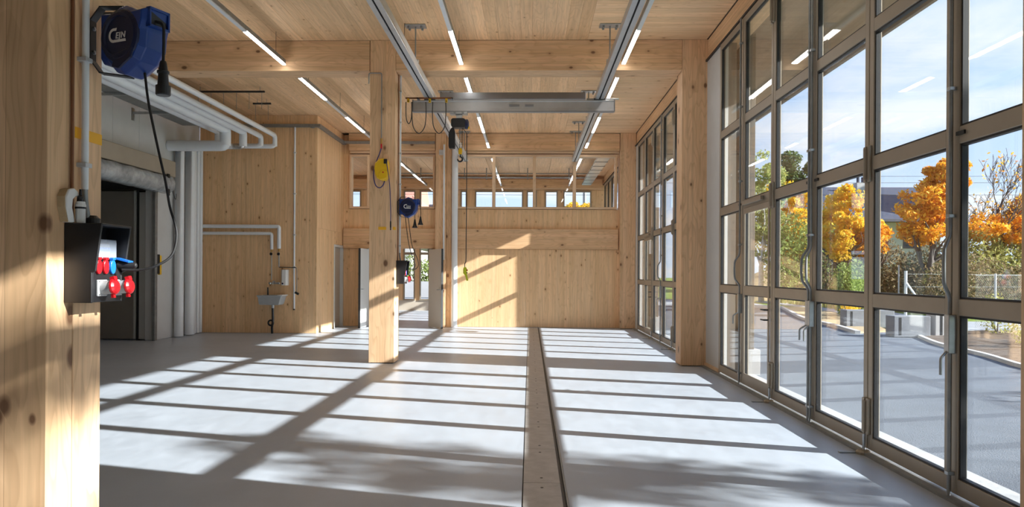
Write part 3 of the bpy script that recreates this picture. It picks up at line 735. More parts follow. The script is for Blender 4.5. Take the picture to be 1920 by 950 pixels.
MB().prism([(-1.275, 3.60), (-1.22, 3.60), (-1.21, 3.66), (-1.225, 3.71), (-1.265, 3.71), (-1.28, 3.66)], 'Y', YC - .025, YC + .025).build('hook_block', 'yellow_plastic', t, .005)
hk = [(-1.247, YC, 3.60), (-1.247, YC, 3.565)] + arc((-1.25, YC, 3.515), .042, 95, -190, 14)
MB().tube(hk, [.011, .011] + [.012 + .004 * math.sin(i / 14 * PI) for i in range(14)] + [.004], 8).build('hook', 'black_plastic', t)
MB().tube(smooth_path([(-1.2, YC - .05, 4.05), (-1.14, YC - .05, 3.98), (-1.13, YC - .05, 3.96), (-1.128, YC - .05, 3.9)]), .006, 6).build('cable_exit', 'black_rubber', t)
# pendant control
t = thing('pendant_control', (-1.12, YC - .05, 1.4), 'yellow-green pendant control dangling from its long cable', 'crane control')
MB().tube(smooth_path([(-1.128, YC - .05, 3.97), (-1.125, YC - .05, 3.0), (-1.128, YC - .05, 2.0), (-1.13, YC - .05, 1.72), (-1.15, YC - .05, 1.66), (-1.15, YC - .05, 1.60)]), .0075, 8).build('control_cable', 'steel_dark', t)
MB().prism([(-1.165, 1.60), (-1.135, 1.605), (-1.115, 1.58), (-1.118, 1.50), (-1.108, 1.47), (-1.085, 1.365), (-1.115, 1.355), (-1.145, 1.46), (-1.17, 1.48), (-1.175, 1.57)], 'Y', YC - .08, YC - .02).build('control_body', 'lime_plastic', t, .006)
MB().lathe((-1.118, YC - .05, 1.545), (1, 0, .1), [(0, .018), (.015, .018), (.02, .012)], 12).build('stop_button', 'red_plastic', t)
MB().lathe((-1.118, YC - .05, 1.50), (1, 0, .1), [(0, .014), (.016, .014), (.018, .01)], 12).build('lift_button', 'black_plastic', t)
MB().box(-1.176, -1.168, YC - .075, YC - .025, 1.49, 1.57).build('grip_pad', 'black_plastic', t)

# ------------------------------------------------------------------ CABLE REELS
def reel(x, y, z0, ang, wall_x, wall_y, label, big):
    """housing centre (x,y,z0), swivelled by ang about the vertical; bracket on the column face wall_x"""
    t = thing('cable_reel', (x, y, z0), label, 'cable reel', 'blue cable reels on the columns')
    R = Matrix.Rotation(ang, 3, 'Z')
    def W(m):   # local -> world
        m.v = [tuple(R @ Vector(v) + Vector((x, y, z0))) for v in m.v]; return m
    out = [(-.165, .142), (-.10, .135), (-.045, .148), (-.004, .165), (.035, .15), (.07, .132), (.172, .135), (.168, .075), (.148, .022), (.14, -.065), (.10, -.128), (-.004, -.187), (-.065, -.17), (-.105, -.13), (-.165, -.118)]
    h = MB(); n = len(out)
    rings = [(-.085, .84), (-.05, .985), (.045, 1.0), (.085, .84)]
    vs = [(p * k_, yy_, q * k_) for yy_, k_ in rings for p, q in out]
    h.add(vs, [(i * n + j, i * n + (j + 1) % n, (i + 1) * n + (j + 1) % n, (i + 1) * n + j) for i in range(3) for j in range(n)] + [list(range(n))[::-1], list(range(3 * n, 4 * n))])
    W(h).build('housing', 'blue_plastic', t, .004)
    # outlet window on the outer end
    W(MB().box(.148, .168, -.055, .045, .045, .118)).build('outlet', 'black_plastic', t, .004)
    o_ = MB(); 
    for (a, b, c_, d) in ((-.062, -.055, .035, .128), (.045, .055, .035, .128)): o_.box(.150, .178, a, b, c_, d)
    o_.box(.150, .178, -.062, .055, .118, .130).box(.150, .178, -.062, .055, .034, .045)
    W(o_).build('outlet_rim', 'blue_plastic', t)
    W(MB().prism([(-.03, -.09), (.10, -.06), (.085, -.118), (0, -.165), (-.05, -.15)], 'Y', -.096, -.084)).build('lower_rib', 'navy_plastic', t, .004)
    W(MB().lathe((-.004, -.084, .0), (0, -1, 0), [(-.004, .134), (.006, .128), (.014, .112), (.014, .098), (.006, .094), (.006, .0)], 32)).build('side_disc', 'navy_plastic', t)
    # logo: a broad C whose lower arm underlines the three letters
    lg = MB(); k_ = 1.0
    P = []
    for i in range(13):
        a = math.radians(80 + 200 * i / 12); P.append((-.035 + .034 * math.cos(a) * 1.05, .036 * math.sin(a) + .002))
    Q = [(-.035 + (p + .035) * .62, .002 + (q - .002) * .62) for p, q in P]
    outer = [(-.012, .038)] + P + [(.052, -.034)]; inner = [(-.016, .024)] + Q + [(.048, -.0205)]
    nn = len(outer); vs = [(p, -.0945, q) for p, q in outer] + [(p, -.0945, q) for p, q in inner] + [(p, -.091, q) for p, q in outer] + [(p, -.091, q) for p, q in inner]
    lg.add(vs, [(i, i + 1, nn + i + 1, nn + i) for i in range(nn - 1)]); 
    W(lg).build('logo_mark', 'logo_white', t, fix=False)
    fc = bpy.data.curves.new('logo_text', 'FONT'); fc.body = 'EJN'; fc.size = .05; fc.extrude = .0012; fc.shear = .15; fc.offset = .0006; fc.space_character = 1.12; fc.materials.append(MATS['logo_white'])
    tmp = bpy.data.objects.new('logo_text_curve', fc); COL.objects.link(tmp); bpy.context.view_layer.update()
    tme = bpy.data.meshes.new_from_object(tmp.evaluated_get(bpy.context.evaluated_depsgraph_get())); bpy.data.objects.remove(tmp)
    tme.materials.clear(); tme.materials.append(MATS['logo_white'])
    lt = bpy.data.objects.new('logo_text', tme); COL.objects.link(lt); lt.parent = t
    p = R @ Vector((-.024, -.0935, -.014)); lt.location = p; lt.rotation_euler = (PI / 2, 0, ang); lt.scale = (.84, .84, 1)
    # U bracket
    b = MB(); bx = wall_x; hw = .02
    pts = [(x - .05, z0 + .165), (bx + .06, z0 + .165), (bx + .012, z0 + .10), (bx + .012, z0 - .10), (bx + .06, z0 - .165), (x - .02, z0 - .185)]
    for (a0, b0), (a1, b1) in zip(pts[:-1], pts[1:]):
        d = Vector((a1 - a0, 0, b1 - b0)); ln = d.length; an = math.atan2(d.z, d.x)
        b.obox(((a0 + a1) / 2, y, (b0 + b1) / 2), (ln + .006, .05, .006), Matrix.Rotation(-an, 3, 'Y'))
    b.build('bracket', 'steel_dark', t)
    for zz_ in (.06, -.06): MB().lathe((bx + .015, y, z0 + zz_), (1, 0, 0), [(0, .011), (.008, .011), (.010, .006)], 6).build('bolt', 'zinc', t)
    MB().box(bx, bx + .012, y - .03, y + .03, z0 - .1, z0 + .1).build('wall_plate', 'steel_dark', t, .002)
    return t, R
def coupler(m, p, s_=1.0):
    x, y, z0 = p
    m.lathe((x, y, z0), (0, 0, -1), [(0, .011 * s_), (.01, .014 * s_), (.045, .018 * s_), (.05, .024 * s_), (.06, .024 * s_), (.062, .019 * s_), (.12, .022 * s_), (.122, .029 * s_), (.165, .029 * s_), (.17, .026 * s_)], 18)
t, R = reel(-2.0, 3.60, 2.662, math.radians(-22), XL, 3.60, 'dark blue cable reel with white CEJN lettering on the near left column', True)
q = R @ Vector((.165, -.02, .07)); sx, sy, sz = -2.0 + q.x, 3.60 + q.y, 2.665 + q.z
MB().tube(smooth_path([(sx - .02, sy, sz + .0), (sx + .035, sy, sz - .02), (sx + .042, sy, sz - .09), (sx + .04, sy, 2.52)]), .0075, 8).build('outlet_cable', 'black_rubber', t)
m = MB(); coupler(m, (sx + .04, sy, 2.535), 1.2); m.build('socket_coupler', 'black_plastic', t)
cab = [(-1.95, 3.60, 2.50), (-1.94, 3.62, 2.35), (-1.90, 3.64, 2.12), (-1.872, 3.66, 1.96), (-1.858, 3.68, 1.83), (-1.822, 3.68, 1.70), (-1.835, 3.66, 1.585), (-1.90, 3.62, 1.525), (-1.98, 3.60, 1.505), (-2.05, 3.58, 1.505)]
MB().tube(smooth_path(cab), .0065, 8).build('feed_cable', 'black_rubber', t)
t, R = reel(-2.035, 12.10, 2.60, math.radians(-4), XL, 12.10, 'blue cable reel with white logo on the middle column, two sockets dangling', False)
m = MB(); MB().tube(smooth_path([(-1.87, 12.09, 2.66), (-1.845, 12.09, 2.60), (-1.835, 12.09, 2.5), (-1.84, 12.09, 2.43)]), .0065, 6).build('outlet_cable', 'black_rubber', t)
MB().lathe((-1.84, 12.09, 2.44), (0, 0, -1), [(0, .012), (.03, .016), (.10, .03), (.13, .045), (.14, .045)], 12).build('socket_coupler', 'black_plastic', t)
MB().cyl((-1.935, 12.09, 2.47), (-1.935, 12.09, 2.37), .005, 6).build('hanger_cord', 'black_rubber', t)
MB().lathe((-1.935, 12.09, 2.39), (0, 0, -1), [(0, .012), (.03, .016), (.10, .03), (.13, .045), (.14, .045)], 12).build('socket_coupler', 'black_plastic', t)
for i, (x0, z0) in enumerate(((-2.10, 2.45), (-2.05, 2.43))):
    MB().tube(smooth_path([(x0, 12.10, z0), (x0 + .03, 12.10, 2.2), (x0 + .07, 12.10, 1.95), (x0 + .14 + .02 * i, 12.12, 1.72), (x0 + .17, 12.14, 1.62), (x0 + .12, 12.15, 1.56), (-2.03, 12.15, 1.555)]), .006, 6).build('feed_cable', 'black_rubber', t)

# yellow hose reel on the front of the middle column
t = thing('hose_reel', (-2.42, 11.7, 3.17), 'yellow compressed air hose reel on the front of the middle column', 'hose reel')
prof = [(p * .118 if p < 0 else p * .112, q * .18) for p, q in [(-.35, .93), (.2, 1.0), (.75, .95), (.95, .7), (1.0, .2), (1.0, -.35), (.85, -.75), (.4, -1), (-.1, -.95), (-.6, -.8), (-.85, -.45), (-1, .1), (-.85, .6)]]
vs = []; n = len(prof)
for yy_, k_ in ((-.09, .88), (-.075, 1), (.06, 1), (.075, .93)): vs += [(-2.42 + p * k_, 11.745 + yy_, 3.17 + q * k_) for p, q in prof]
MB().add(vs, [(i * n + j, i * n + (j + 1) % n, (i + 1) * n + (j + 1) % n, (i + 1) * n + j) for i in range(3) for j in range(n)] + [list(range(n)), list(range(3 * n, 4 * n))]).build('housing', 'yellow_plastic', t, .004)
MB().prism([(-2.45, 3.00), (-2.33, 3.03), (-2.32, 3.14), (-2.40, 3.16), (-2.46, 3.10)], 'Y', 11.645, 11.66).build('lower_rib', 'yellow_plastic', t, .004)
MB().box(-2.375, -2.32, 11.63, 11.67, 3.26, 3.335).build('hose_outlet', 'black_plastic', t, .004)
MB().lathe((-2.385, 11.645, 3.12), (0, -1, 0), [(0, .012), (.006, .012), (.008, .006)], 10).build('centre_screw', 'red_plastic', t)
MB().tube(smooth_path([(-2.45, 11.80, 3.53), (-2.47, 11.78, 3.45), (-2.53, 11.76, 3.28), (-2.56, 11.74, 3.1), (-2.53, 11.74, 2.93), (-2.46, 11.74, 2.88), (-2.40, 11.74, 2.93), (-2.375, 11.75, 3.02)]), .0085, 8).build('supply_hose', 'blue_hose', t)
MB().tube(smooth_path([(-2.33, 11.65, 3.28), (-2.31, 11.66, 3.15), (-2.29, 11.72, 2.9), (-2.28, 11.76, 2.5), (-2.282, 11.77, 2.30)]), .0065, 8).build('air_hose', 'blue_hose', t)
MB().lathe((-2.282, 11.77, 2.34), (0, 0, -1), [(0, .009), (.02, .012), (.10, .012), (.11, .009), (.15, .009)], 10).build('hose_coupling', 'black_plastic', t)
# conduit on the front of the middle column
t = thing('air_pipe', (-2.45, 11.82, 3.6), 'grey air supply pipe bent along the top of the middle column', 'pipe')
MB().tube(bend([(-2.665, 11.825, 4.60), (-2.665, 11.825, 4.775), (-2.452, 11.825, 4.775), (-2.452, 11.825, 3.62)], .03, 4), .009, 10).build('pipe_run', 'zinc_dull', t)
MB().cyl((-2.452, 11.825, 3.70), (-2.452, 11.825, 3.61), .016, 10).build('brass_fitting', 'brass', t)
MB().cyl((-2.452, 11.825, 3.61), (-2.452, 11.82, 3.53), .014, 10).build('red_fitting', 'red_plastic', t)
# conduits on the hall side of both columns
def conduit(y, z0, z1, r, label, thin=True):
    t = thing('conduit', (XL + .03, y, z0), label, 'conduit')
    MB().tube([(XL + r + .012, y, z0), (XL + r + .012, y, z1)], r, 12).build('pipe_run', 'pipe_white', t)
    if thin: MB().tube([(XL + .012, y - .075, z0 - .13), (XL + .012, y - .075, z1)], .008, 8).build('thin_cable', 'wood_frame_v' if False else 'copper_brown', t)
    zz_ = z0 + .12
    while zz_ < z1: MB().box(XL, XL + 2 * r + .016, y - r - .01, y + r + .01, zz_ - .011, zz_ + .011).build('pipe_clip', 'grey_plastic', t, .002); zz_ += .52
    MB().tube(smooth_path([(XL + r + .012, y, z0 + .02), (XL + r + .014, y, z0 - .05), (XL + r + .03, y + .0, z0 - .16)]), r * .85, 10).build('flexible_end', 'zinc_dull', t)
conduit(3.515, 1.90, 5.3, .0165, 'white conduit clipped to the near left column above the socket box')
conduit(12.16, 1.83, 4.82, .017, 'white conduit clipped to the middle column above the small socket box')
tp = box('marking_tape', XL, XL + .0015, 3.478, 3.70, 2.150, 2.205, 'yellow_tape'); tag(tp, 'strip of yellow tape on the near left column', 'tape')
t = thing('marking_tape', (-2.43, 11.848, 2.22), 'strip of yellow tape wrapped on the middle column', 'tape')
MB().box(-2.50, -2.37, 11.8475, 11.849, 2.2, 2.25).box(-2.26, -2.229, 11.8475, 11.849, 2.2, 2.25).build('front_strip', 'yellow_tape', t)
MB().box(XL + .0005, XL + .002, 11.85, 11.96, 2.2, 2.25).build('side_strip', 'yellow_tape', t)

# ------------------------------------------------------------------ SOCKET BOXES
def socket_box(y0, y1, z0, z1, label, plug=True):
    x0 = XL; x1 = XL + .155; xt = XL + .185; h = z1 - z0; zm = z0 + h * .48
    t = thing('socket_box', (x0, (y0 + y1) / 2, z0), label, 'power outlet box', 'black power outlet boxes on the columns')
    # sloping side cheeks, top, back and lower front, like a hood
    side = [(x0, z0), (x1 - .018, z0), (x1 - .018, z0 + h * .38), (x1, z0 + h * .40), (xt, z1), (x0, z1)]
    MB().prism(side, 'Y', y0, y0 + .012).build('side_cheek', 'black_plastic', t, .003)
    MB().prism(side, 'Y', y1 - .012, y1).build('side_cheek', 'black_plastic', t, .003)
    MB().box(x0, xt, y0 + .0005, y1 - .0005, z1 - .012, z1 - .0005).build('hood_top', 'black_plastic', t, .003)
    MB().box(x0 + .0, x0 + .06, y0 + .012, y1 - .012, z0, z1 - .012).build('back_box', 'black_plastic', t)
    MB().box(x0 + .06, x1 - .02, y0 + .012, y1 - .012, z0 + .002, z0 + h * .50).build('front_panel', 'black_plastic', t, .003)
    # fuse row behind a clear window
    f = MB().box(x0 + .06, x0 + .10, y0 + .03, y1 - .05, zm + .045, zm + .105).build('fuse_row', 'grey_plastic', t, .002)
    yb = y0 + .04
    while yb < y1 - .07:
        MB().box(x0 + .10, x0 + .112, yb, yb + .012, zm + .068, zm + .088).build('fuse_switch', 'blue_socket', f, .001); yb += .018
    MB().box(x0 + .098, x0 + .101, y1 - .09, y1 - .055, zm + .055, zm + .07).build('fuse_label', 'grey_plastic', f)
    MB().box(x0 + .06, x0 + .075, y0 + .03, y0 + .07, zm + .12, zm + .145).build('name_plate', 'grey_plastic', t)
    MB().box(x0 + .125, x0 + .128, y0 + .025, y1 - .04, zm + .03, zm + .125).build('clear_window', 'clear_plastic', t)
    # small socket lids
    xf = x1 - .02; zz_ = z0 + h * .455
    ncol = ('red_plastic', 'red_plastic', 'blue_socket')
    for i, c_ in enumerate(ncol):
        yc = y0 + .045 + i * .058
        l = MB(); pts = [(yc + .022 * math.cos(2 * PI * k / 16), zz_ + .036 * math.sin(2 * PI * k / 16)) for k in range(16)]
        l.prism(pts, 'X', xf, xf + .014); o = l.build('socket_lid', c_, t, .002); o['label'] = 'red oval socket lid' if i < 2 else 'blue oval socket lid'
        MB().box(xf, xf + .018, yc - .012, yc + .012, zz_ + .034, zz_ + .046).build('lid_tab', c_, o, .001)
    if plug:
        yc = y1 - .035
        MB().obox((xf + .03, yc, zz_ + .035), (.07, .045, .008), Matrix.Rotation(.25, 3, 'Y')).build('open_lid', 'blue_socket', t)
        MB().lathe((xf, yc, zz_ + .01), (1, .15, -.02), [(0, .019), (.05, .018), (.085, .014), (.09, .008)], 14).build('plug', 'black_rubber', t)
    # round three phase sockets
    for i, yc in enumerate((y0 + .075, y1 - .055)):
        zc = z0 + h * .185
        b = MB().box(xf, xf + .012, yc - .038, yc + .038, zc - .04, zc + .04).build('socket_base', 'grey_plastic', t, .003)
        for a in (-.03, .03):
            for c_ in (-.032, .032): MB().lathe((xf + .012, yc + a, zc + c_), (1, 0, 0), [(0, .004), (.002, .004)], 8).build('base_screw', 'zinc_dull', b)
        ax = Vector((1, 0, .12)).normalized()
        s_ = MB().lathe((xf + .01, yc, zc), ax, [(0, .032), (.045, .034), (.05, .036)], 22).build('socket_barrel', 'grey_plastic', t)
        MB().lathe((xf + .06, yc, zc + .006), ax, [(0, .037), (.006, .040), (.014, .038), (.022, .028), (.025, .012)], 22).build('socket_cap', 'red_plastic', s_)
        MB().obox((xf + .064, yc, zc + .046), (.022, .026, .02), Matrix.Rotation(-.3, 3, 'Y')).build('cap_hinge', 'red_plastic', s_)
        MB().obox((xf + .064, yc, zc - .038), (.012, .020, .02), Matrix.Rotation(-.1, 3, 'Y')).build('cap_latch', 'red_plastic', s_)
    return t
socket_box(3.40, 3.66, 1.345, 1.728, 'black socket box with red and blue sockets on the near left column')
socket_box(12.0, 12.27, 1.31, 1.70, 'small distant black socket box on the middle column', plug=False)
# plugged feed cable of the near reel ends at the box
# glands and roll of tape above the near box
t = thing('cable_gland', (-2.17, 3.47, 1.728), 'white cable gland with black nut on top of the near socket box', 'cable gland')
MB().lathe((-2.175, 3.44, 1.728), (0, 0, 1), [(0, .022), (.07, .022), (.072, .024), (.09, .024), (.092, .022), (.105, .02)], 16).build('gland_body', 'white_paint', t)
MB().lathe((-2.175, 3.44, 1.798), (0, 0, 1), [(0, .0245), (.009, .0245)], 16).build('gland_ring', 'black_plastic', t)
MB().lathe((-2.175, 3.44, 1.833), (0, 0, 1), [(0, .017), (.022, .015), (.03, .008), (.06, .006)], 14).build('gland_nut', 'black_plastic', t)
MB().lathe((-2.175, 3.535, 1.728), (0, 0, 1), [(0, .036), (.03, .036), (.036, .028), (.045, .02)], 16).build('elbow_gland', 'black_plastic', t)
t = thing('tape_roll', (-2.20, 3.42, 1.8), 'half used roll of pale tape wedged behind the cable gland', 'roll of tape')
m = MB(); sh = [(3.375 + .0, 1.73), (3.352, 1.80), (3.35, 1.85), (3.37, 1.885), (3.41, 1.895), (3.44, 1.88), (3.445, 1.86), (3.42, 1.855), (3.40, 1.84), (3.395, 1.80), (3.41, 1.75), (3.415, 1.73)]
m.prism(sh, 'X', XL + .002, XL + .045); m.build('roll_body', 'white_paint', t, .004)
MB().prism([(p - .004, q) for p, q in sh[:5]] + [(3.40, 1.885), (3.385, 1.80)], 'X', XL + .001, XL + .038).build('roll_core', 'sand', t)

# ------------------------------------------------------------------ PIPES ON THE LEFT
YP = 17.15
pipes = [(-6.12, 4.76, .055, 'outermost insulated white pipe of the bundle above the left opening', 4.56, -8.02, 17.38, .052),
         (-6.42, 4.72, .060, 'second insulated white pipe from the right in the bundle', 4.55, -8.02, 17.22, .052),
         (-6.61, 4.72, .088, 'insulated white pipe ending in a silver taped elbow', 4.43, -8.02, 17.04, .056),
         (-6.81, 4.685, .12, 'thick insulated white pipe in the middle of the bundle', 4.36, -7.97, 16.22, .10),
         (-7.24, 4.735, .07, 'slim insulated white pipe left in the bundle', 4.48, -7.96, 16.72, .11)]
for i, (x, z0, r, lab, zl, dx, dy, dr) in enumerate(pipes):
    t = thing('insulated_pipe', (x, 12, z0), lab, 'pipe', 'insulated pipes at the left wall')
    yt = (17.15, 17.05, 16.45, 15.95, 16.55)[i]; zc = zl - .06
    MB().tube(bend([(x, 3.0, z0), (x, yt, z0), (x, yt, zc)], .10, 4), r, 16).build('ceiling_run', 'pipe_white', t)
    if i == 2:
        MB().tube(bend([(x, yt, zc + .12), (x, yt, zc), (x - .22, yt, zc)], .08, 4), r * .75, 14).build('taped_elbow', 'aluminium_tape', t)
        MB().tube([(x - .22, yt, zc), (dx, yt, zc)], .06, 12).build('cross_run', 'pipe_white', t)
    else: MB().tube(bend([(x, yt, zc + .1), (x, yt, zc), (dx - (.12 if i == 3 else 0), yt, zc)], .10, 4), r, 16).build('cross_run', 'pipe_white', t)
    MB().tube(bend([(dx, yt, zc), (dx, dy, zc), (dx, dy, .02)], .05, 4) if abs(dy - yt) > .12 else [(dx, yt, zc), (dx, yt, .02)], dr, 18).build('vertical_drop', 'pipe_white', t)
# cable tray with brackets
t = thing('cable_tray', (-7.6, 10, 4.74), 'galvanised cable tray on brackets under the white pipes', 'cable tray')
MB().box(-7.74, -7.43, 4.0, 15.9, 4.74, 4.752).box(-7.75, -7.74, 4.0, 15.9, 4.74, 4.80).box(-7.43, -7.42, 4.0, 15.9, 4.74, 4.80).build('tray', 'zinc_dull', t)
yy_ = 5.2
while yy_ < 15.8:
    b = MB().box(XW + .013, -7.35, yy_ - .025, yy_ + .025, 4.69, 4.738); br = b.build('bracket_arm', 'zinc', t, .002)
    MB().box(XW + .001, XW + .013, yy_ - .05, yy_ + .05, 4.56, 4.81).build('bracket_foot', 'zinc', br, .002); yy_ += 1.55
for k in range(4): MB().tube([(-7.69 + k * .07, 4.0, 4.764), (-7.69 + k * .07, 15.8, 4.764)], .011, 6).build('tray_cable', 'grey_plastic', t)
# slotted hanger strips under the ceiling with threaded rods
for (x0, x1, y, lab) in ((-6.95, -5.50, 14.8, 'dark slotted hanger rail under the ceiling above the pipes'), (-6.15, -5.75, 15.85, 'short dark hanger rail under the ceiling near the timber block'), (-6.3, -5.45, 10.3, 'dark hanger rail under the ceiling behind the blue reel')):
    t = thing('hanger_rail', ((x0 + x1) / 2, y, 5.24), lab, 'hanger rail')
    MB().box(x0, x1, y - .02, y + .02, 5.20, 5.235).build('rail_body', 'steel_dark', t, .002)
    for x in (x0 + .1, x1 - .1): MB().cyl((x, y, 5.235), (x, y, ZC), .005, 6).build('ceiling_rod', 'zinc_dull', t)
    k = max(2, int((x1 - x0) / .24))
    for i in range(k): 
        x = x0 + .06 + (x1 - x0 - .12) * i / (k - 1); MB().cyl((x, y, 4.86), (x, y, 5.20), .0045, 6).build('threaded_rod', 'zinc_dull', t)
# cable trunking round the timber block and along the far wall
t = thing('cable_trunking', (XV, YV, 5.1), 'grey wire cable tray running along the top of the timber block and far wall', 'cable tray')
MB().box(XW, XV + .10, YV - .10, YV - .01, 5.02, 5.09).build('tray_front', 'zinc_dull', t, .002)
MB().box(XV + .01, XV + .10, YV - .01, 19.90, 5.02, 5.09).build('tray_side', 'zinc_dull', t, .002)
MB().box(XV + .10, -2.62, 19.66, 19.74, 5.02, 5.09).build('tray_back', 'zinc_dull', t, .002)
MB().lathe((XV - .1, YV - .06, 5.0), (0, 0, 1), [(0, .05), (.02, .05)], 12).build('tray_joint', 'zinc_dull', t)

# ------------------------------------------------------------------ SINK CORNER
def pipe_run(t, pts, r, mat='pipe_white', nm='pipe_run', b=.05): MB().tube(bend(pts, b, 4), r, 12).build(nm, mat, t)
t = thing('water_pipe', (-6.2, YV - .08, 2.2), 'upper insulated water pipe leading to the sink corner', 'pipe', 'insulated water pipes above the sink')
pipe_run(t, [(-8.0, YV - .08, 2.60), (-6.10, YV - .08, 2.60), (-6.10, YV - .08, 2.06)], .045)
MB().cyl((-6.10, YV - .08, 2.07), (-6.10, YV - .08, 1.98), .016, 10).build('copper_stub', 'brass', t)
MB().cyl((-6.10, YV - .08, 1.98), (-6.10, YV - .08, 1.62), .014, 10).build('bare_pipe', 'zinc', t)
MB().lathe((-6.10, YV - .085, 1.93), (0, -1, 0), [(0, .02), (.03, .035), (.045, .035)], 12).build('stop_valve', 'black_plastic', t)
MB().tube([(-6.10, YV - .07, 1.61), (-5.68, YV - .07, 1.60)], .010, 8).build('hose_line', 'steel_dark', t)
MB().tube(smooth_path([(-5.68, YV - .07, 1.60), (-5.66, YV - .08, 1.52), (-5.655, YV - .09, 1.2), (-5.66, YV - .09, 1.02)]), .010, 8).build('spray_hose', 'zinc_dull', t)
MB().obox((-5.65, YV - .10, .98), (.10, .04, .05), Matrix.Rotation(.5, 3, 'Y')).build('spray_gun', 'steel_dark', t)
t = thing('water_pipe', (-6.3, YV - .08, 2.2), 'lower insulated water pipe leading to the sink corner', 'pipe', 'insulated water pipes above the sink')
pipe_run(t, [(-8.0, YV - .08, 2.43), (-6.28, YV - .08, 2.43), (-6.28, YV - .08, 2.04)], .038)
MB().cyl((-6.28, YV - .08, 2.05), (-6.28, YV - .08, 1.97), .014, 10).build('copper_stub', 'brass', t)
MB().cyl((-6.28, YV - .08, 1.97), (-6.28, YV - .08, 1.30), .011, 10).build('bare_pipe', 'zinc', t)
MB().lathe((-6.28, YV - .085, 1.93), (0, -1, 0), [(0, .02), (.03, .035), (.045, .035)], 12).build('stop_valve', 'black_plastic', t)
t = thing('water_heater', (-5.95, YV, 1.18), 'small white water heater on the timber block', 'water heater')
MB().prism([(-6.03, YV - .12), (-6.0, YV - .15), (-5.91, YV - .15), (-5.88, YV - .12), (-5.88, YV - .0), (-6.03, YV - .0)], 'Z', 1.17, 1.55).build('heater_body', 'white_paint', t, .006)
MB().lathe((-5.985, YV - .151, 1.215), (0, -1, 0), [(0, .022), (.004, .022)], 14).build('heater_badge', 'navy_plastic', t)
t = thing('wall_tap', (-6.2, YV - .05, 1.22), 'chrome mixer tap with two handles above the sink', 'tap')
MB().cyl((-6.30, YV - .07, 1.22), (-6.10, YV - .07, 1.22), .022, 12).build('mixer_body', 'zinc', t)
for x in (-6.31, -6.09): MB().lathe((x, YV - .09, 1.22), (0, -1, 0), [(0, .025), (.03, .03), (.04, .018)], 10).build('tap_handle', 'zinc', t)
MB().tube(smooth_path([(-6.2, YV - .07, 1.24), (-6.2, YV - .12, 1.27), (-6.2, YV - .2, 1.26), (-6.2, YV - .22, 1.19)]), .011, 8).build('spout', 'zinc', t)
t = thing('utility_sink', (-6.22, YV - .2, .7), 'grey trough sink hung on the timber block', 'sink')
m = MB(); o1 = [(-6.53, YV - .42), (-5.93, YV - .42), (-5.93, YV), (-6.53, YV)]
def ring(x0, x1, y0, y1, z): return [(x0, y0, z), (x1, y0, z), (x1, y1, z), (x0, y1, z)]
vs = ring(-6.53, -5.92, YV - .42, YV, .93) + ring(-6.50, -5.95, YV - .39, YV, .885) + ring(-6.48, -6.0, YV - .37, YV, .72) + ring(-6.45, -6.03, YV - .34, YV - .04, .70)
inn = ring(-6.50, -5.95, YV - .39, YV - .03, .935) + ring(-6.45, -6.0, YV - .34, YV - .06, .74)
q4 = lambda a, b: [(a + i, a + (i + 1) % 4, b + (i + 1) % 4, b + i) for i in range(4)]
m.add(vs + inn, q4(0, 4) + q4(4, 8) + q4(8, 12) + [(12, 13, 14, 15)] + q4(16, 20) + [(23, 22, 21, 20)] + q4(0, 16))
m.build('basin', 'sink_grey', t, .004)
MB().box(-6.02, -5.90, YV - .41, YV - .0, .925, .945).build('drain_board', 'white_paint', t, .003)
MB().cyl((-6.36, YV - .1, .935), (-6.36, YV - .1, 1.12), .018, 10).build('overflow_pipe', 'steel_dark', t)
MB().cyl((-6.21, YV - .18, .62), (-6.21, YV - .18, .70), .035, 12).build('outlet_collar', 'grey_plastic', t)
t = thing('drain_pipe', (-6.22, YV - .12, 0), 'black waste pipe with round trap under the sink', 'drain pipe')
MB().tube(bend([(-6.21, YV - .18, .64), (-6.21, YV - .16, .28), (-6.25, YV - .12, .16), (-6.25, YV - .1, 0)], .05, 4), .028, 12).build('waste_pipe', 'black_plastic', t)
MB().tube(arc((-6.27, YV - .14, .26), .062, 0, 340, 16), .022, 8, closed=True).build('trap_ring', 'black_plastic', t)
t = thing('conduit', (-5.74, YV - .03, .6), 'long white conduit down the timber block right of the sink', 'conduit')
MB().tube([(-5.74, YV - .035, 5.02), (-5.74, YV - .035, 1.5), (-5.735, YV - .035, .58)], .022, 10).build('pipe_run', 'pipe_white', t)
MB().lathe((-5.735, YV - .04, .60), (0, 0, -1), [(0, .024), (.03, .024), (.032, .015)], 10).build('pipe_end', 'steel_dark', t)
for zz_ in (1.62, 2.4, 3.4, 4.4): MB().box(-5.77, -5.71, YV - .06, YV, zz_ - .015, zz_ + .015).build('pipe_clip', 'grey_plastic', t, .002)
# downpipe and conduit on the far wall
t = thing('downpipe', (-2.06, 19.8, 0), 'tall white downpipe on the far wall', 'pipe')
MB().cyl((-2.07, 19.80, .02), (-2.07, 19.80, 5.0), .085, 18).build('pipe_run', 'pipe_white', t)
MB().box(-2.10, -1.99, 19.79, 19.9, .53, .545).build('pipe_clamp', 'zinc_dull', t)
MB().box(-2.17, -2.12, 19.79, 19.9, 2.9, 2.92).build('pipe_clamp', 'zinc_dull', t)
t = thing('conduit', (-2.42, 19.7, 2.3), 'thin grey conduit on the slim timber post', 'conduit')
MB().tube([(-2.36, 19.70, 1.85), (-2.36, 19.70, 5.0)], .024, 10).build('pipe_run', 'pipe_white', t)
MB().box(-2.50, -2.38, 19.69, 19.735, 4.72, 4.86).build('junction_box', 'grey_plastic', t, .004)

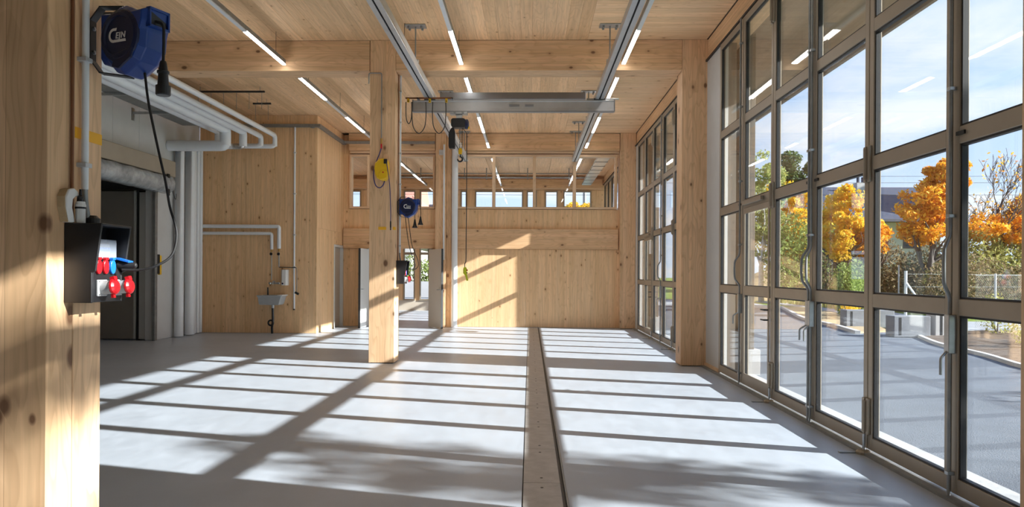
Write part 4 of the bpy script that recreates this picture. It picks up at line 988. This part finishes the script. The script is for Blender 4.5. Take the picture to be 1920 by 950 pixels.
# ------------------------------------------------------------------ ROOM BEYOND
fb = thing('wall_far', (0, 28.5, 0), 'outer wall of the room beyond with tall windows', 'wall', kind='structure')
def far(x0, x1, z0, z1, mat='wood_clt_x'): box('wall_panel', x0, x1, 28.5, 28.7, z0, z1, mat, fb, .003)
far(XW, 3.2, 4.75, ZC, 'wood_beam'); far(XW, 3.2, 0, .40, 'door_grey')
wins = [(-7.6, -6.7), (-5.0, -4.54), (-4.36, -3.72), (-2.75, -2.5), (-2.18, -.28), (-.14, .26), (.58, 1.08), (1.30, 2.40)]
xs = [XW] + [v for a in wins for v in a] + [3.2]
for a, b in zip(xs[0::2], xs[1::2]): far(a, b, .4, 4.75)
for i, (a, b) in enumerate(wins):
    t = thing('window_%d' % (10 + i), ((a + b) / 2, 28.5, .4), 'tall bronze framed window number %s from the left in the room beyond' % ('one', 'two', 'three', 'four', 'five', 'six', 'seven', 'eight')[i], 'window', kind='structure')
    MB().box(a, a + .05, 28.46, 28.56, .4, 4.75).box(b - .05, b, 28.46, 28.56, .4, 4.75).box(a + .05, b - .05, 28.46, 28.56, .4, .46).box(a + .05, b - .05, 28.46, 28.56, 4.69, 4.75).box(a + .05, b - .05, 28.46, 28.56, 2.2, 2.3).build('window_frame', 'bronze_metal', t)
    box('pane', a + .04, b - .04, 28.5, 28.506, .44, 2.22, 'glass', t); box('pane', a + .04, b - .04, 28.5, 28.506, 2.28, 4.71, 'glass', t)
box('wall_panel', XW - .2, XW, 20.2, 28.7, 0, ZC, 'wood_clt_y', fb); box('wall_panel', XW, XV, 20.2, 20.4, 0, ZC, 'wood_clt_x', fb)
t = thing('timber_beam', (0, 28.2, 4.8), 'timber beam above the far windows of the room beyond', 'beam')
MB().box(XW, 2.8, 28.2, 28.48, 4.80, 5.16).build('beam_body', 'wood_beam', t)
t = thing('pipe_rack', (0, 27, 4.9), 'grey pipes and trays under the ceiling of the room beyond', 'pipes')
for zz_, r in ((5.12, .02), (4.98, .035)): MB().tube([(-5.0, 26.3, zz_), (2.3, 26.3, zz_)], r, 8).build('pipe_run', 'zinc_dull', t)
for x in (-4.0, -2.4, -1.6, -.1, 1.4): MB().cyl((x, 26.3, 4.9), (x, 26.3, ZC), .02, 8).build('hanger_rod', 'zinc_dull', t)
MB().box(1.95, 2.30, 20.6, 27.5, 4.85, 4.93).build('wide_tray', 'zinc', t)
for k in range(8): MB().box(1.93, 2.32, 20.9 + k * .85, 20.95 + k * .85, 4.84, 4.86).build('tray_rung', 'zinc_dull', t)

# ------------------------------------------------------------------ GROUND
gr = MB().add([(-60, -40, -.06), (9.2, -40, -.06), (8.35, 12, -.06), (9.1, 16, -.06), (9.9, 19, -.06), (9.2, 24, -.06), (11.9, 34.5, -.06), (12.6, 45, -.06), (-60, 45, -.06)], [list(range(9))]).build('ground', 'asphalt')
tag(gr, 'grey asphalt yard outside the gates', 'ground', kind='structure')
gs = thing('ground_strip', (3.1, 10, 0), 'pale concrete strip along the outside of the gates', 'paving', kind='structure')
for k in range(18): box('slab', XG + .07, 3.42, -6 + 2 * k, -6 + 2 * k + 1.992, -.08, -.015, 'concrete_light', gs, .003)
gf = MB().add([(9.0, -60, -.075), (260, -60, -.075), (260, 300, -.075), (-160, 300, -.075), (-160, 44, -.075), (12.6, 44.9, -.075), (9.0, 30, -.075)], [list(range(7))]).build('ground_grass', 'grass_green')
tag(gf, 'grass and verge beyond the yard', 'grass', kind='structure')
# curb
cu = thing('curb', (9, 16, 0), 'pale stone curb along the yard edge', 'curb')
cp = [(8.32, 11.2), (8.35, 12.4), (8.8, 14.2), (9.1, 16.2), (9.65, 18.0), (10.05, 19.1)]
pp = smooth_path([(a, b, 0) for a, b in cp], 5)
for a, b in zip(pp[:-1], pp[1:]):
    d = b - a; MB().obox(((a.x + b.x) / 2, (a.y + b.y) / 2, -.04), (d.length - .008, .10, .10), math.atan2(d.y, d.x)).build('curb_stone', 'curb_stone', cu, .004)
c2 = smooth_path([(8.7, 19.4, 0), (9.15, 22.0, 0), (9.5, 25.2, 0), (10.6, 29.6, 0), (11.8, 34.2, 0)], 5)
cu2 = thing('curb', (9.4, 26, 0), 'pale stone curb beside the sandy bed further out', 'curb')
for a, b in zip(c2[:-1], c2[1:]):
    d = b - a; MB().obox(((a.x + b.x) / 2, (a.y + b.y) / 2, -.03), (d.length - .01, .14, .12), math.atan2(d.y, d.x)).build('curb_stone', 'curb_stone', cu2, .004)
def patch(name, pts, z0, mat, label, cat):
    o = MB().prism(pts, 'Z', z0 - .06, z0).build(name, mat); return tag(o, label, cat, kind='stuff')
patch('flower_bed', [(8.42, 11.2), (8.45, 12.4), (8.9, 14.2), (9.2, 16.2), (9.75, 18.0), (10.2, 19.1), (12.5, 20.4), (17, 20.4), (17, 11)], -.01, 'soil', 'brown planting bed beyond the nearer curb', 'flower bed')
patch('sand_bed', [(8.85, 19.6), (9.3, 22.1), (9.62, 25.2), (10.7, 29.6), (11.9, 34.2), (12.8, 34), (12.0, 27.5), (10.9, 23.5), (9.9, 20.2)], -.01, 'sand', 'sandy bed between the yard and the path', 'sand')
patch('footpath', [(13.0, 34), (12.3, 27.6), (11.2, 23.6), (10.3, 20.2), (12.3, 20.5), (30, 21.5), (30, 23.5), (14, 24.5), (16, 36), (14, 42), (13, 42)], -.02, 'concrete_light', 'pale footpath beyond the beds', 'path')
patch('sand_verge', [(12.5, 20.3), (30, 20.8), (30, 17.4), (13, 17.0)], .0, 'sand', 'dry sandy verge behind the planting bed', 'sand')
# sandy bank behind the wicket
m = MB(); nx, ny = 16, 8; vs = []
for j in range(ny + 1):
    for i in range(nx + 1):
        u, v = i / nx, j / ny; h = 2.0 * math.sin(PI * min(1, u * 1.05)) ** .8 * math.sin(PI * v) ** .7
        vs.append((12.2 + 9 * u, 44 + 7 * v, -.1 + h + random.uniform(-.06, .06) * (h > .1)))
m.add(vs, [(j * (nx + 1) + i, j * (nx + 1) + i + 1, (j + 1) * (nx + 1) + i + 1, (j + 1) * (nx + 1) + i) for j in range(ny) for i in range(nx)], True)
tag(m.build('earth_bank', 'sand'), 'sandy earth bank behind the yard seen through the wicket', 'bank', kind='stuff')
tag(box('ballast_bed', 14, 60, 40.5, 42.5, -.1, .95, 'ballast'), 'grey railway ballast behind the fence', 'gravel', kind='stuff')
# concrete blocks
for (x0, x1, y0, h, lab) in ((9.15, 10.05, 18.4, .48, 'nearer grey concrete block behind the curb'), (9.35, 10.75, 21.6, .47, 'further long concrete block behind the first'), (10.25, 10.62, 18.55, .62, 'pale upright concrete block at the right of the grey one')):
    t = thing('concrete_block', ((x0 + x1) / 2, y0, 0), lab, 'concrete block', 'concrete blocks at the yard edge')
    MB().box(x0, x1, y0, y0 + .45, -.05, h).build('block_body', 'concrete_block' if 'pale' not in lab else 'render_white', t, .012)
    MB().box(x0 + .12, x0 + .18, y0 - .004, y0, .0, h - .04).build('block_joint', 'steel_dark', t)
# fence
fn = thing('chain_link_fence', (15, 22, 0), 'galvanised chain link fence right of the gate opening', 'fence')
A = Vector((12.9, 21.3, 0)); B = Vector((26, 27.5, 0)); D = (B - A); ln = D.length; D.normalize(); H_ = 1.52
ang = math.atan2(D.y, D.x)
for k in range(6):
    p = A + D * (k * 2.35 + .9); MB().cyl((p.x, p.y, 0), (p.x, p.y, H_ + .05), .03, 10).build('fence_post', 'fence_post', fn)
m = MB(); st = .085; L_ = ln; nn = int(L_ / st)
for s_ in (1, -1):
    for k in range(-int(H_ / st), nn):
        a0 = k * st; p0 = (a0, 0) if s_ > 0 else (a0, H_); p1 = (a0 + H_, H_) if s_ > 0 else (a0 + H_, 0)
        t0 = max(0, -a0 / H_); t1 = min(1, (L_ - a0) / H_)
        if t1 <= t0: continue
        q0 = (p0[0] + (p1[0] - p0[0]) * t0, p0[1] + (p1[1] - p0[1]) * t0); q1 = (p0[0] + (p1[0] - p0[0]) * t1, p0[1] + (p1[1] - p0[1]) * t1)
        a = A + D * q0[0]; b = A + D * q1[0]; m.tube([(a.x, a.y, q0[1]), (b.x, b.y, q1[1])], .0028, 3, caps=False)
tag(m.build('wire_mesh', 'fence_wire', fn, fix=False), kind='stuff')
MB().tube([(A.x, A.y, H_), (B.x, B.y, H_)], .006, 6).tube([(A.x, A.y, .75), (B.x, B.y, .75)], .003, 6).build('tension_wire', 'fence_wire', fn)
t = thing('fence_post', (13.3, 26, 0), 'white metal end post with two diagonal braces', 'fence post')
MB().cyl((13.32, 26, -.05), (13.32, 26, 1.66), .05, 12).build('post', 'fence_post', t)
MB().cyl((13.35, 26, 1.25), (14.25, 26, 0), .025, 10).build('brace', 'fence_post', t)
MB().cyl((13.32, 26, 1.25), (13.9, 25.3, 0), .025, 10).build('brace', 'fence_post', t)
t = thing('fence_post', (16.2, 32, 0), 'thin distant fence post left of the white end post', 'fence post')
MB().cyl((16.1, 32, -.05), (16.1, 32, 1.95), .035, 10).build('post', 'fence_post', t)
m = MB()
for zz_ in (.6, 1.1, 1.55): m.tube([(13.32, 26, zz_), (30, 30, zz_)], .004, 5)
tag(m.build('fence_wires', 'fence_wire'), 'horizontal fence wires behind the white end post', 'wire')

# ------------------------------------------------------------------ VEGETATION
def leaves(m, c, rad, n, size, rng, flat=1.0, shell=.45):
    for _ in range(n):
        while True:
            p = Vector((rng.uniform(-1, 1), rng.uniform(-1, 1), rng.uniform(-1, 1)))
            if shell < p.length < 1 or (p.length < 1 and rng.random() < .25): break
        q = Vector((c[0] + p.x * rad[0], c[1] + p.y * rad[1], c[2] + p.z * rad[2]))
        a = Vector((rng.gauss(0, 1), rng.gauss(0, 1), rng.gauss(0, 1))).normalized(); b = a.cross(Vector((rng.gauss(0, 1), rng.gauss(0, 1), rng.gauss(0, 1)))).normalized()
        s_ = size * rng.uniform(.6, 1.3)
        m.add([q - a * s_, q + b * s_ * .45, q + a * s_, q - b * s_ * .45], [(0, 1, 2, 3)])
def branch(m, p, d, ln, r, depth, rng, tips, spread=.55, min_r=.006, up=.25):
    pts = [p]; rs = [r]; q = p; dd = d.copy(); seg = 5
    for i in range(seg):
        dd = (dd + Vector((rng.gauss(0, .11), rng.gauss(0, .11), rng.gauss(0, .06) + up * .06))).normalized(); q = q + dd * ln / seg; pts.append(q); rs.append(max(min_r, r * (1 - .55 * (i + 1) / seg)))
    m.tube(pts, rs, 6 if r > .04 else 4, caps=False); tips.append(q)
    if depth == 0: return
    for k in range(rng.choice((2, 3, 3)) + (1 if depth > 2 else 0)):
        i = rng.randint(2, seg); ax = Vector((rng.gauss(0, 1), rng.gauss(0, 1), rng.gauss(0, .5))).normalized()
        nd = (dd + ax * spread * rng.uniform(.7, 1.4) + Vector((0, 0, up))).normalized()
        branch(m, pts[i], nd, ln * rng.uniform(.55, .78), rs[i] * .66, depth - 1, rng, tips, spread, min_r, up)
def tree(loc, h, trunk, crown, mat, label, n, size, seed, bark='bark', depth=3, group=None, cat='tree', up=.25, spread=.55, tr=.16, name='tree', tipleaf=0, tipr=.5, shell=0):
    rng = random.Random(seed); t = thing(name, loc, label, cat, group)
    m = MB(); tips = []
    p = Vector(loc); m.tube([p, p + Vector((rng.uniform(-.1, .1), 0, trunk))], [tr, tr * .8], 10, caps=False)
    top = p + Vector((0, 0, trunk))
    for k in range(4 if depth > 2 else 3):
        a = k * 2.1 + rng.random(); d = Vector((math.cos(a) * spread, math.sin(a) * spread, 1)).normalized()
        branch(m, top, d, (h - trunk) * .27, tr * .62, depth - 1, rng, tips, spread, .008, up)
    branch(m, top, Vector((0, 0, 1)), (h - trunk) * .34, tr * .72, depth - 1, rng, tips, spread, .008, up)
    w_ = m.build('trunk_and_branches', bark, t, fix=False)
    m = MB()
    for (c, r, k) in crown: leaves(m, (loc[0] + c[0], loc[1] + c[1], loc[2] + c[2]), r, int(n * k), size, rng, shell=shell)
    if tipleaf:
        for tp_ in tips:
            if rng.random() < .5: leaves(m, tp_, (tipr, tipr, tipr * .6), tipleaf, size, rng, shell=0)
    if m.v: tag(m.build('foliage', mat, t, fix=False), kind='stuff')
    return t
def blobs(rng, c, R, k, br):
    out = []
    for _ in range(k):
        while True:
            p = Vector((rng.uniform(-1, 1), rng.uniform(-1, 1), rng.uniform(-1, 1)))
            if p.length < 1: break
        s_ = rng.uniform(.7, 1.25) * br; out.append(((c[0] + p.x * R[0], c[1] + p.y * R[1], c[2] + p.z * R[2]), (s_, s_, s_ * .75), 1.0 / k))
    return out
rg = random.Random(3)
# birch left, maples, bare tree, brown shrubs and the green hedge
tree((13.0, 41, 0), 9.5, 2.0, blobs(rg, (0, 0, 5.6), (1.3, 1.3, 3.0), 80, .42), 'leaf_birch', 'tall pale green birch seen through the wicket leaf', 8000, .10, 11, 'bark_birch')
tree((15.2, 43, 0), 8.6, 1.8, blobs(rg, (0, 0, 4.6), (1.7, 1.5, 2.5), 80, .45), 'leaf_yellow', 'golden yellow maple behind the third gate leaf', 8000, .13, 12)
tree((16.6, 46, 0), 10.2, 3, blobs(rg, (0, 0, 7.6), (1.3, 1.3, 1.6), 8, .7), 'leaf_dark', 'dark green pine top behind the golden maple', 4000, .14, 13)
tree((14.1, 33, 0), 6.6, 1.6, blobs(rg, (0, 0, 3.9), (1.0, 1.1, 1.7), 70, .32), 'leaf_yellow', 'yellow orange maple behind the fourth gate leaf', 6500, .095, 14)
tree((15.6, 33.5, 0), 5.2, 1.4, blobs(rg, (-.2, 0, 3.2), (1.1, 1.1, .8), 45, .32), 'leaf_orange', 'low orange maple beside the yellow one', 4500, .095, 15)
tree((15.75, 29, 0), 7.0, 1.5, blobs(rg, (.0, 0, 3.9), (1.15, 1.1, 1.2), 60, .32) + blobs(rg, (.6, 0, 5.3), (.65, .8, .9), 22, .28), 'leaf_orange', 'bright orange maple in front of the dark roof', 6500, .095, 16)
tree((18.9, 30, 0), 7.6, 2.2, blobs(rg, (0, 0, 3.4), (2.0, 1.4, .6), 60, .3), 'leaf_orange', 'nearly bare tree with thin branches against the sky', 4500, .09, 17, depth=5, spread=.55, tr=.12, tipleaf=1, tipr=.3, up=.3)
tree((21.6, 31, 0), 6.6, 1.5, blobs(rg, (0, 0, 3.7), (1.5, 1.3, 1.4), 60, .35), 'leaf_orange', 'orange maple at the right picture edge under the brown roof', 8000, .11, 18)
def hedge(pts, h, d, n, mat, label, size=.07, name='hedge', seed=1, cat='hedge'):
    rng = random.Random(seed); m = MB(); t = thing(name, (pts[0][0], pts[0][1], 0), label, cat)
    st = MB()
    for (x, y) in pts:
        for _ in range(3): 
            a = rng.uniform(0, 6.28); st.tube([(x, y, 0), (x + .25 * math.cos(a), y + .25 * math.sin(a), h * .6)], [.02, .01], 5, caps=False)
        hh = h * rng.uniform(.85, 1.12); leaves(m, (x, y, hh * .5), (d, d, hh * .52), n, size, rng, shell=.3)
    st.build('stems', 'bark', t, fix=False); tag(m.build('foliage', mat, t, fix=False), kind='stuff')
    return t
hedge([(13.6 + .9 * k, 39.5 + .25 * k) for k in range(6)], 4.6, 1.0, 1500, 'leaf_green', 'tall green shrubs under the birch', .11, seed=2)
hedge([(14.5 + .9 * k, 35.5 - .1 * k) for k in range(9)], 2.9, .85, 1300, 'leaf_brown', 'brownish hedge in front of the houses', .09, seed=3)
hedge([(11.8, 27.2), (12.2, 27.3), (11.6, 26.9)], 1.9, .55, 1500, 'leaf_green', 'dense green bush low behind the fourth gate leaf', .06, seed=4, name='bush', cat='bush')
hedge([(18.0 + 1.0 * k, 29.5 + .2 * k) for k in range(6)], 3.1, 1.1, 2300, 'leaf_olive', 'olive green willow shrubs under the bare tree', .09, seed=5)
hedge([(15.3 + 1.1 * k, 27.2 + .4 * k) for k in range(7)], 2.2, .9, 1500, 'leaf_brown', 'dry brown undergrowth behind the chain link fence', .07, seed=6)
hedge([(17.6, 36), (18.4, 36), (19.2, 36)], 2.2, .8, 1300, 'leaf_dark', 'dark green bush behind the ballast', .09, seed=7, name='bush', cat='bush')
hedge([(10.6 + .8 * k, 15.6 + .55 * k) for k in range(6)], .55, .35, 260, 'leaf_olive', 'low young plants in the planting bed', .045, seed=8, name='bed_plants', cat='plants')
hedge([(12.2 + 1.0 * k, 19.2 + .5 * k) for k in range(7)], .95, .45, 420, 'leaf_olive', 'yellow green plants along the fence', .05, seed=9, name='fence_plants', cat='plants')
hedge([(10.9 + .3 * k, 25 + .5 * k) for k in range(3)], .8, .3, 260, 'leaf_yellow', 'small yellowing plants by the sandy bed', .05, seed=10, name='bed_plants', cat='plants')
# grass tufts along the ballast
rng = random.Random(21); m = MB()
for _ in range(9000):
    x = rng.uniform(13.5, 30); y = rng.uniform(31, 40); hh = rng.uniform(.15, .5); a = rng.uniform(0, 3.14); w2 = .03
    m.add([(x - w2 * math.cos(a), y - w2 * math.sin(a), -.08), (x + w2 * math.cos(a), y + w2 * math.sin(a), -.08), (x + rng.uniform(-.1, .1), y + rng.uniform(-.1, .1), hh)], [(0, 1, 2)])
tag(m.build('tall_grass', 'leaf_olive', fix=False), 'tall green grass in front of the railway ballast', 'grass', kind='stuff')
# row of yard trees to the right, outside the frame, that shade yard and floor
for i, (x, y, h, n, R_, zc, lab) in enumerate(((15.5, 1.35, 9.5, 1700, (1.3, 1.2, 2.0), 6.6, 'nearest tall thin yard tree right of the gates'), (19, 6.2, 7.0, 900, (1.5, 1.5, 1.8), 4.3, 'second thin yard tree right of the gates'),
        (21, 9.0, 7.2, 900, (1.5, 1.5, 1.8), 4.4, 'third thin yard tree right of the gates'), (17.5, -2.2, 12.5, 1900, (1.5, 1.5, 2.6), 9.6, 'thin yard tree behind the camera position'), (22, 13, 7.0, 600, (1.5, 1.5, 1.8), 4.3, 'furthest thin yard tree right of the gates'))):
    tree((x, y, 0), h, 2.0, blobs(rg, (0, 0, zc), R_, 16, .42), 'leaf_yellow', lab, n, .10, 40 + i, depth=4, group='yard trees', tr=.13)

# ------------------------------------------------------------------ HOUSES
t = thing('house', (29, 62, 0), 'house with long dark blue-black roof and red shutter beyond the maples', 'house')
MB().box(23.5, 33.5, 60, 70, -.1, 6.1).build('wall', 'render_white', t)
MB().prism([(58.6, 6.0), (65, 9.3), (71.4, 6.0), (71.4, 5.8), (58.6, 5.8)], 'X', 22.8, 34.2).build('roof', 'roof_dark', t)
c_ = MB().box(28.2, 29.6, 63.2, 64.2, 8.2, 9.5).build('chimney', 'render_white', t)
for k in range(3): MB().cyl((28.5 + k * .4, 63.7, 9.5), (28.5 + k * .4, 63.7, 10.0), .13, 10).build('chimney_pot', 'roof_dark', c_)
w_ = MB().box(28.0, 29.3, 59.94, 60, 3.6, 5.2).build('shutter', 'shutter_red', t)
MB().box(30.5, 31.6, 59.94, 60, 3.7, 5.1).build('window', 'roof_dark', t)
t = thing('house', (44, 60, 0), 'house with steep brown tiled roof at the right picture edge', 'house')
MB().box(40.3, 52, 56.3, 58.8, -.1, 6.0).build('wall', 'render_white', t)
MB().prism([(38.3, 6.0), (46.3, 17.5), (54.3, 6.0), (54.3, 5.7), (38.3, 5.7)], 'Y', 56, 59).build('roof', 'roof_brown', t)
t = thing('house', (-9, 52, 0), 'house with pinkish red tiled roof seen through the far windows', 'house')
MB().box(-9.9, -8.25, 50, 60, -.1, 5.6).build('wall', 'render_white', t)
MB().prism([(49.4, 5.2), (55, 10.2), (60.6, 5.2)], 'X', -10.1, -8.2).build('roof', 'roof_red', t)
MB().prism([(-8.2, 4.2), (-8.2, 6.9), (-7.2, 5.6), (-6.1, 4.2)], 'Y', 50, 58).build('side_gable', 'roof_red', t)
MB().box(-8.15, -6.2, 58.2, 60, -.1, 7.0).build('rear_wing', 'roof_dark', t)
hedge([(-12 + 1.1 * k, 46.5) for k in range(14)], 2.7, 1.0, 900, 'leaf_green', 'green hedge across the street behind the doorway', .1, seed=31)
tree((2.9, 44, 0), 6.4, 1.5, blobs(rg, (0, 0, 4.5), (1.4, 1.2, 1.3), 12, .6), 'leaf_yellow', 'yellow maple seen through the far windows', 4000, .11, 51)
tag(box('street', -60, 12, 36, 43, -.055, -.045, 'concrete_light'), 'pale street behind the far room', 'street', kind='structure')
tag(box('garden_wall', -14, -1, 45, 45.2, -.05, .95, 'render_white'), 'low pale wall across the street', 'wall')
# overhead line
t = thing('overhead_line', (25, 50, 10), 'thin overhead railway wires above the roofs', 'wires')
for i, (zz_) in enumerate((6.7, 7.5, 7.95)): MB().tube([(-40, 47 + i * .2, zz_), (0, 47 + i * .2, zz_ - .12), (40, 47 + i * .2, zz_), (90, 47 + i * .2, zz_)], .011, 5).build('wire', 'steel_dark', t)
for x in (3.6, 60): MB().cyl((x, 48, 0), (x, 48, 8.8), .12, 8).build('mast', 'zinc_dull', t)
for o in bpy.data.objects:
    if '_w' in o: del o['_w']
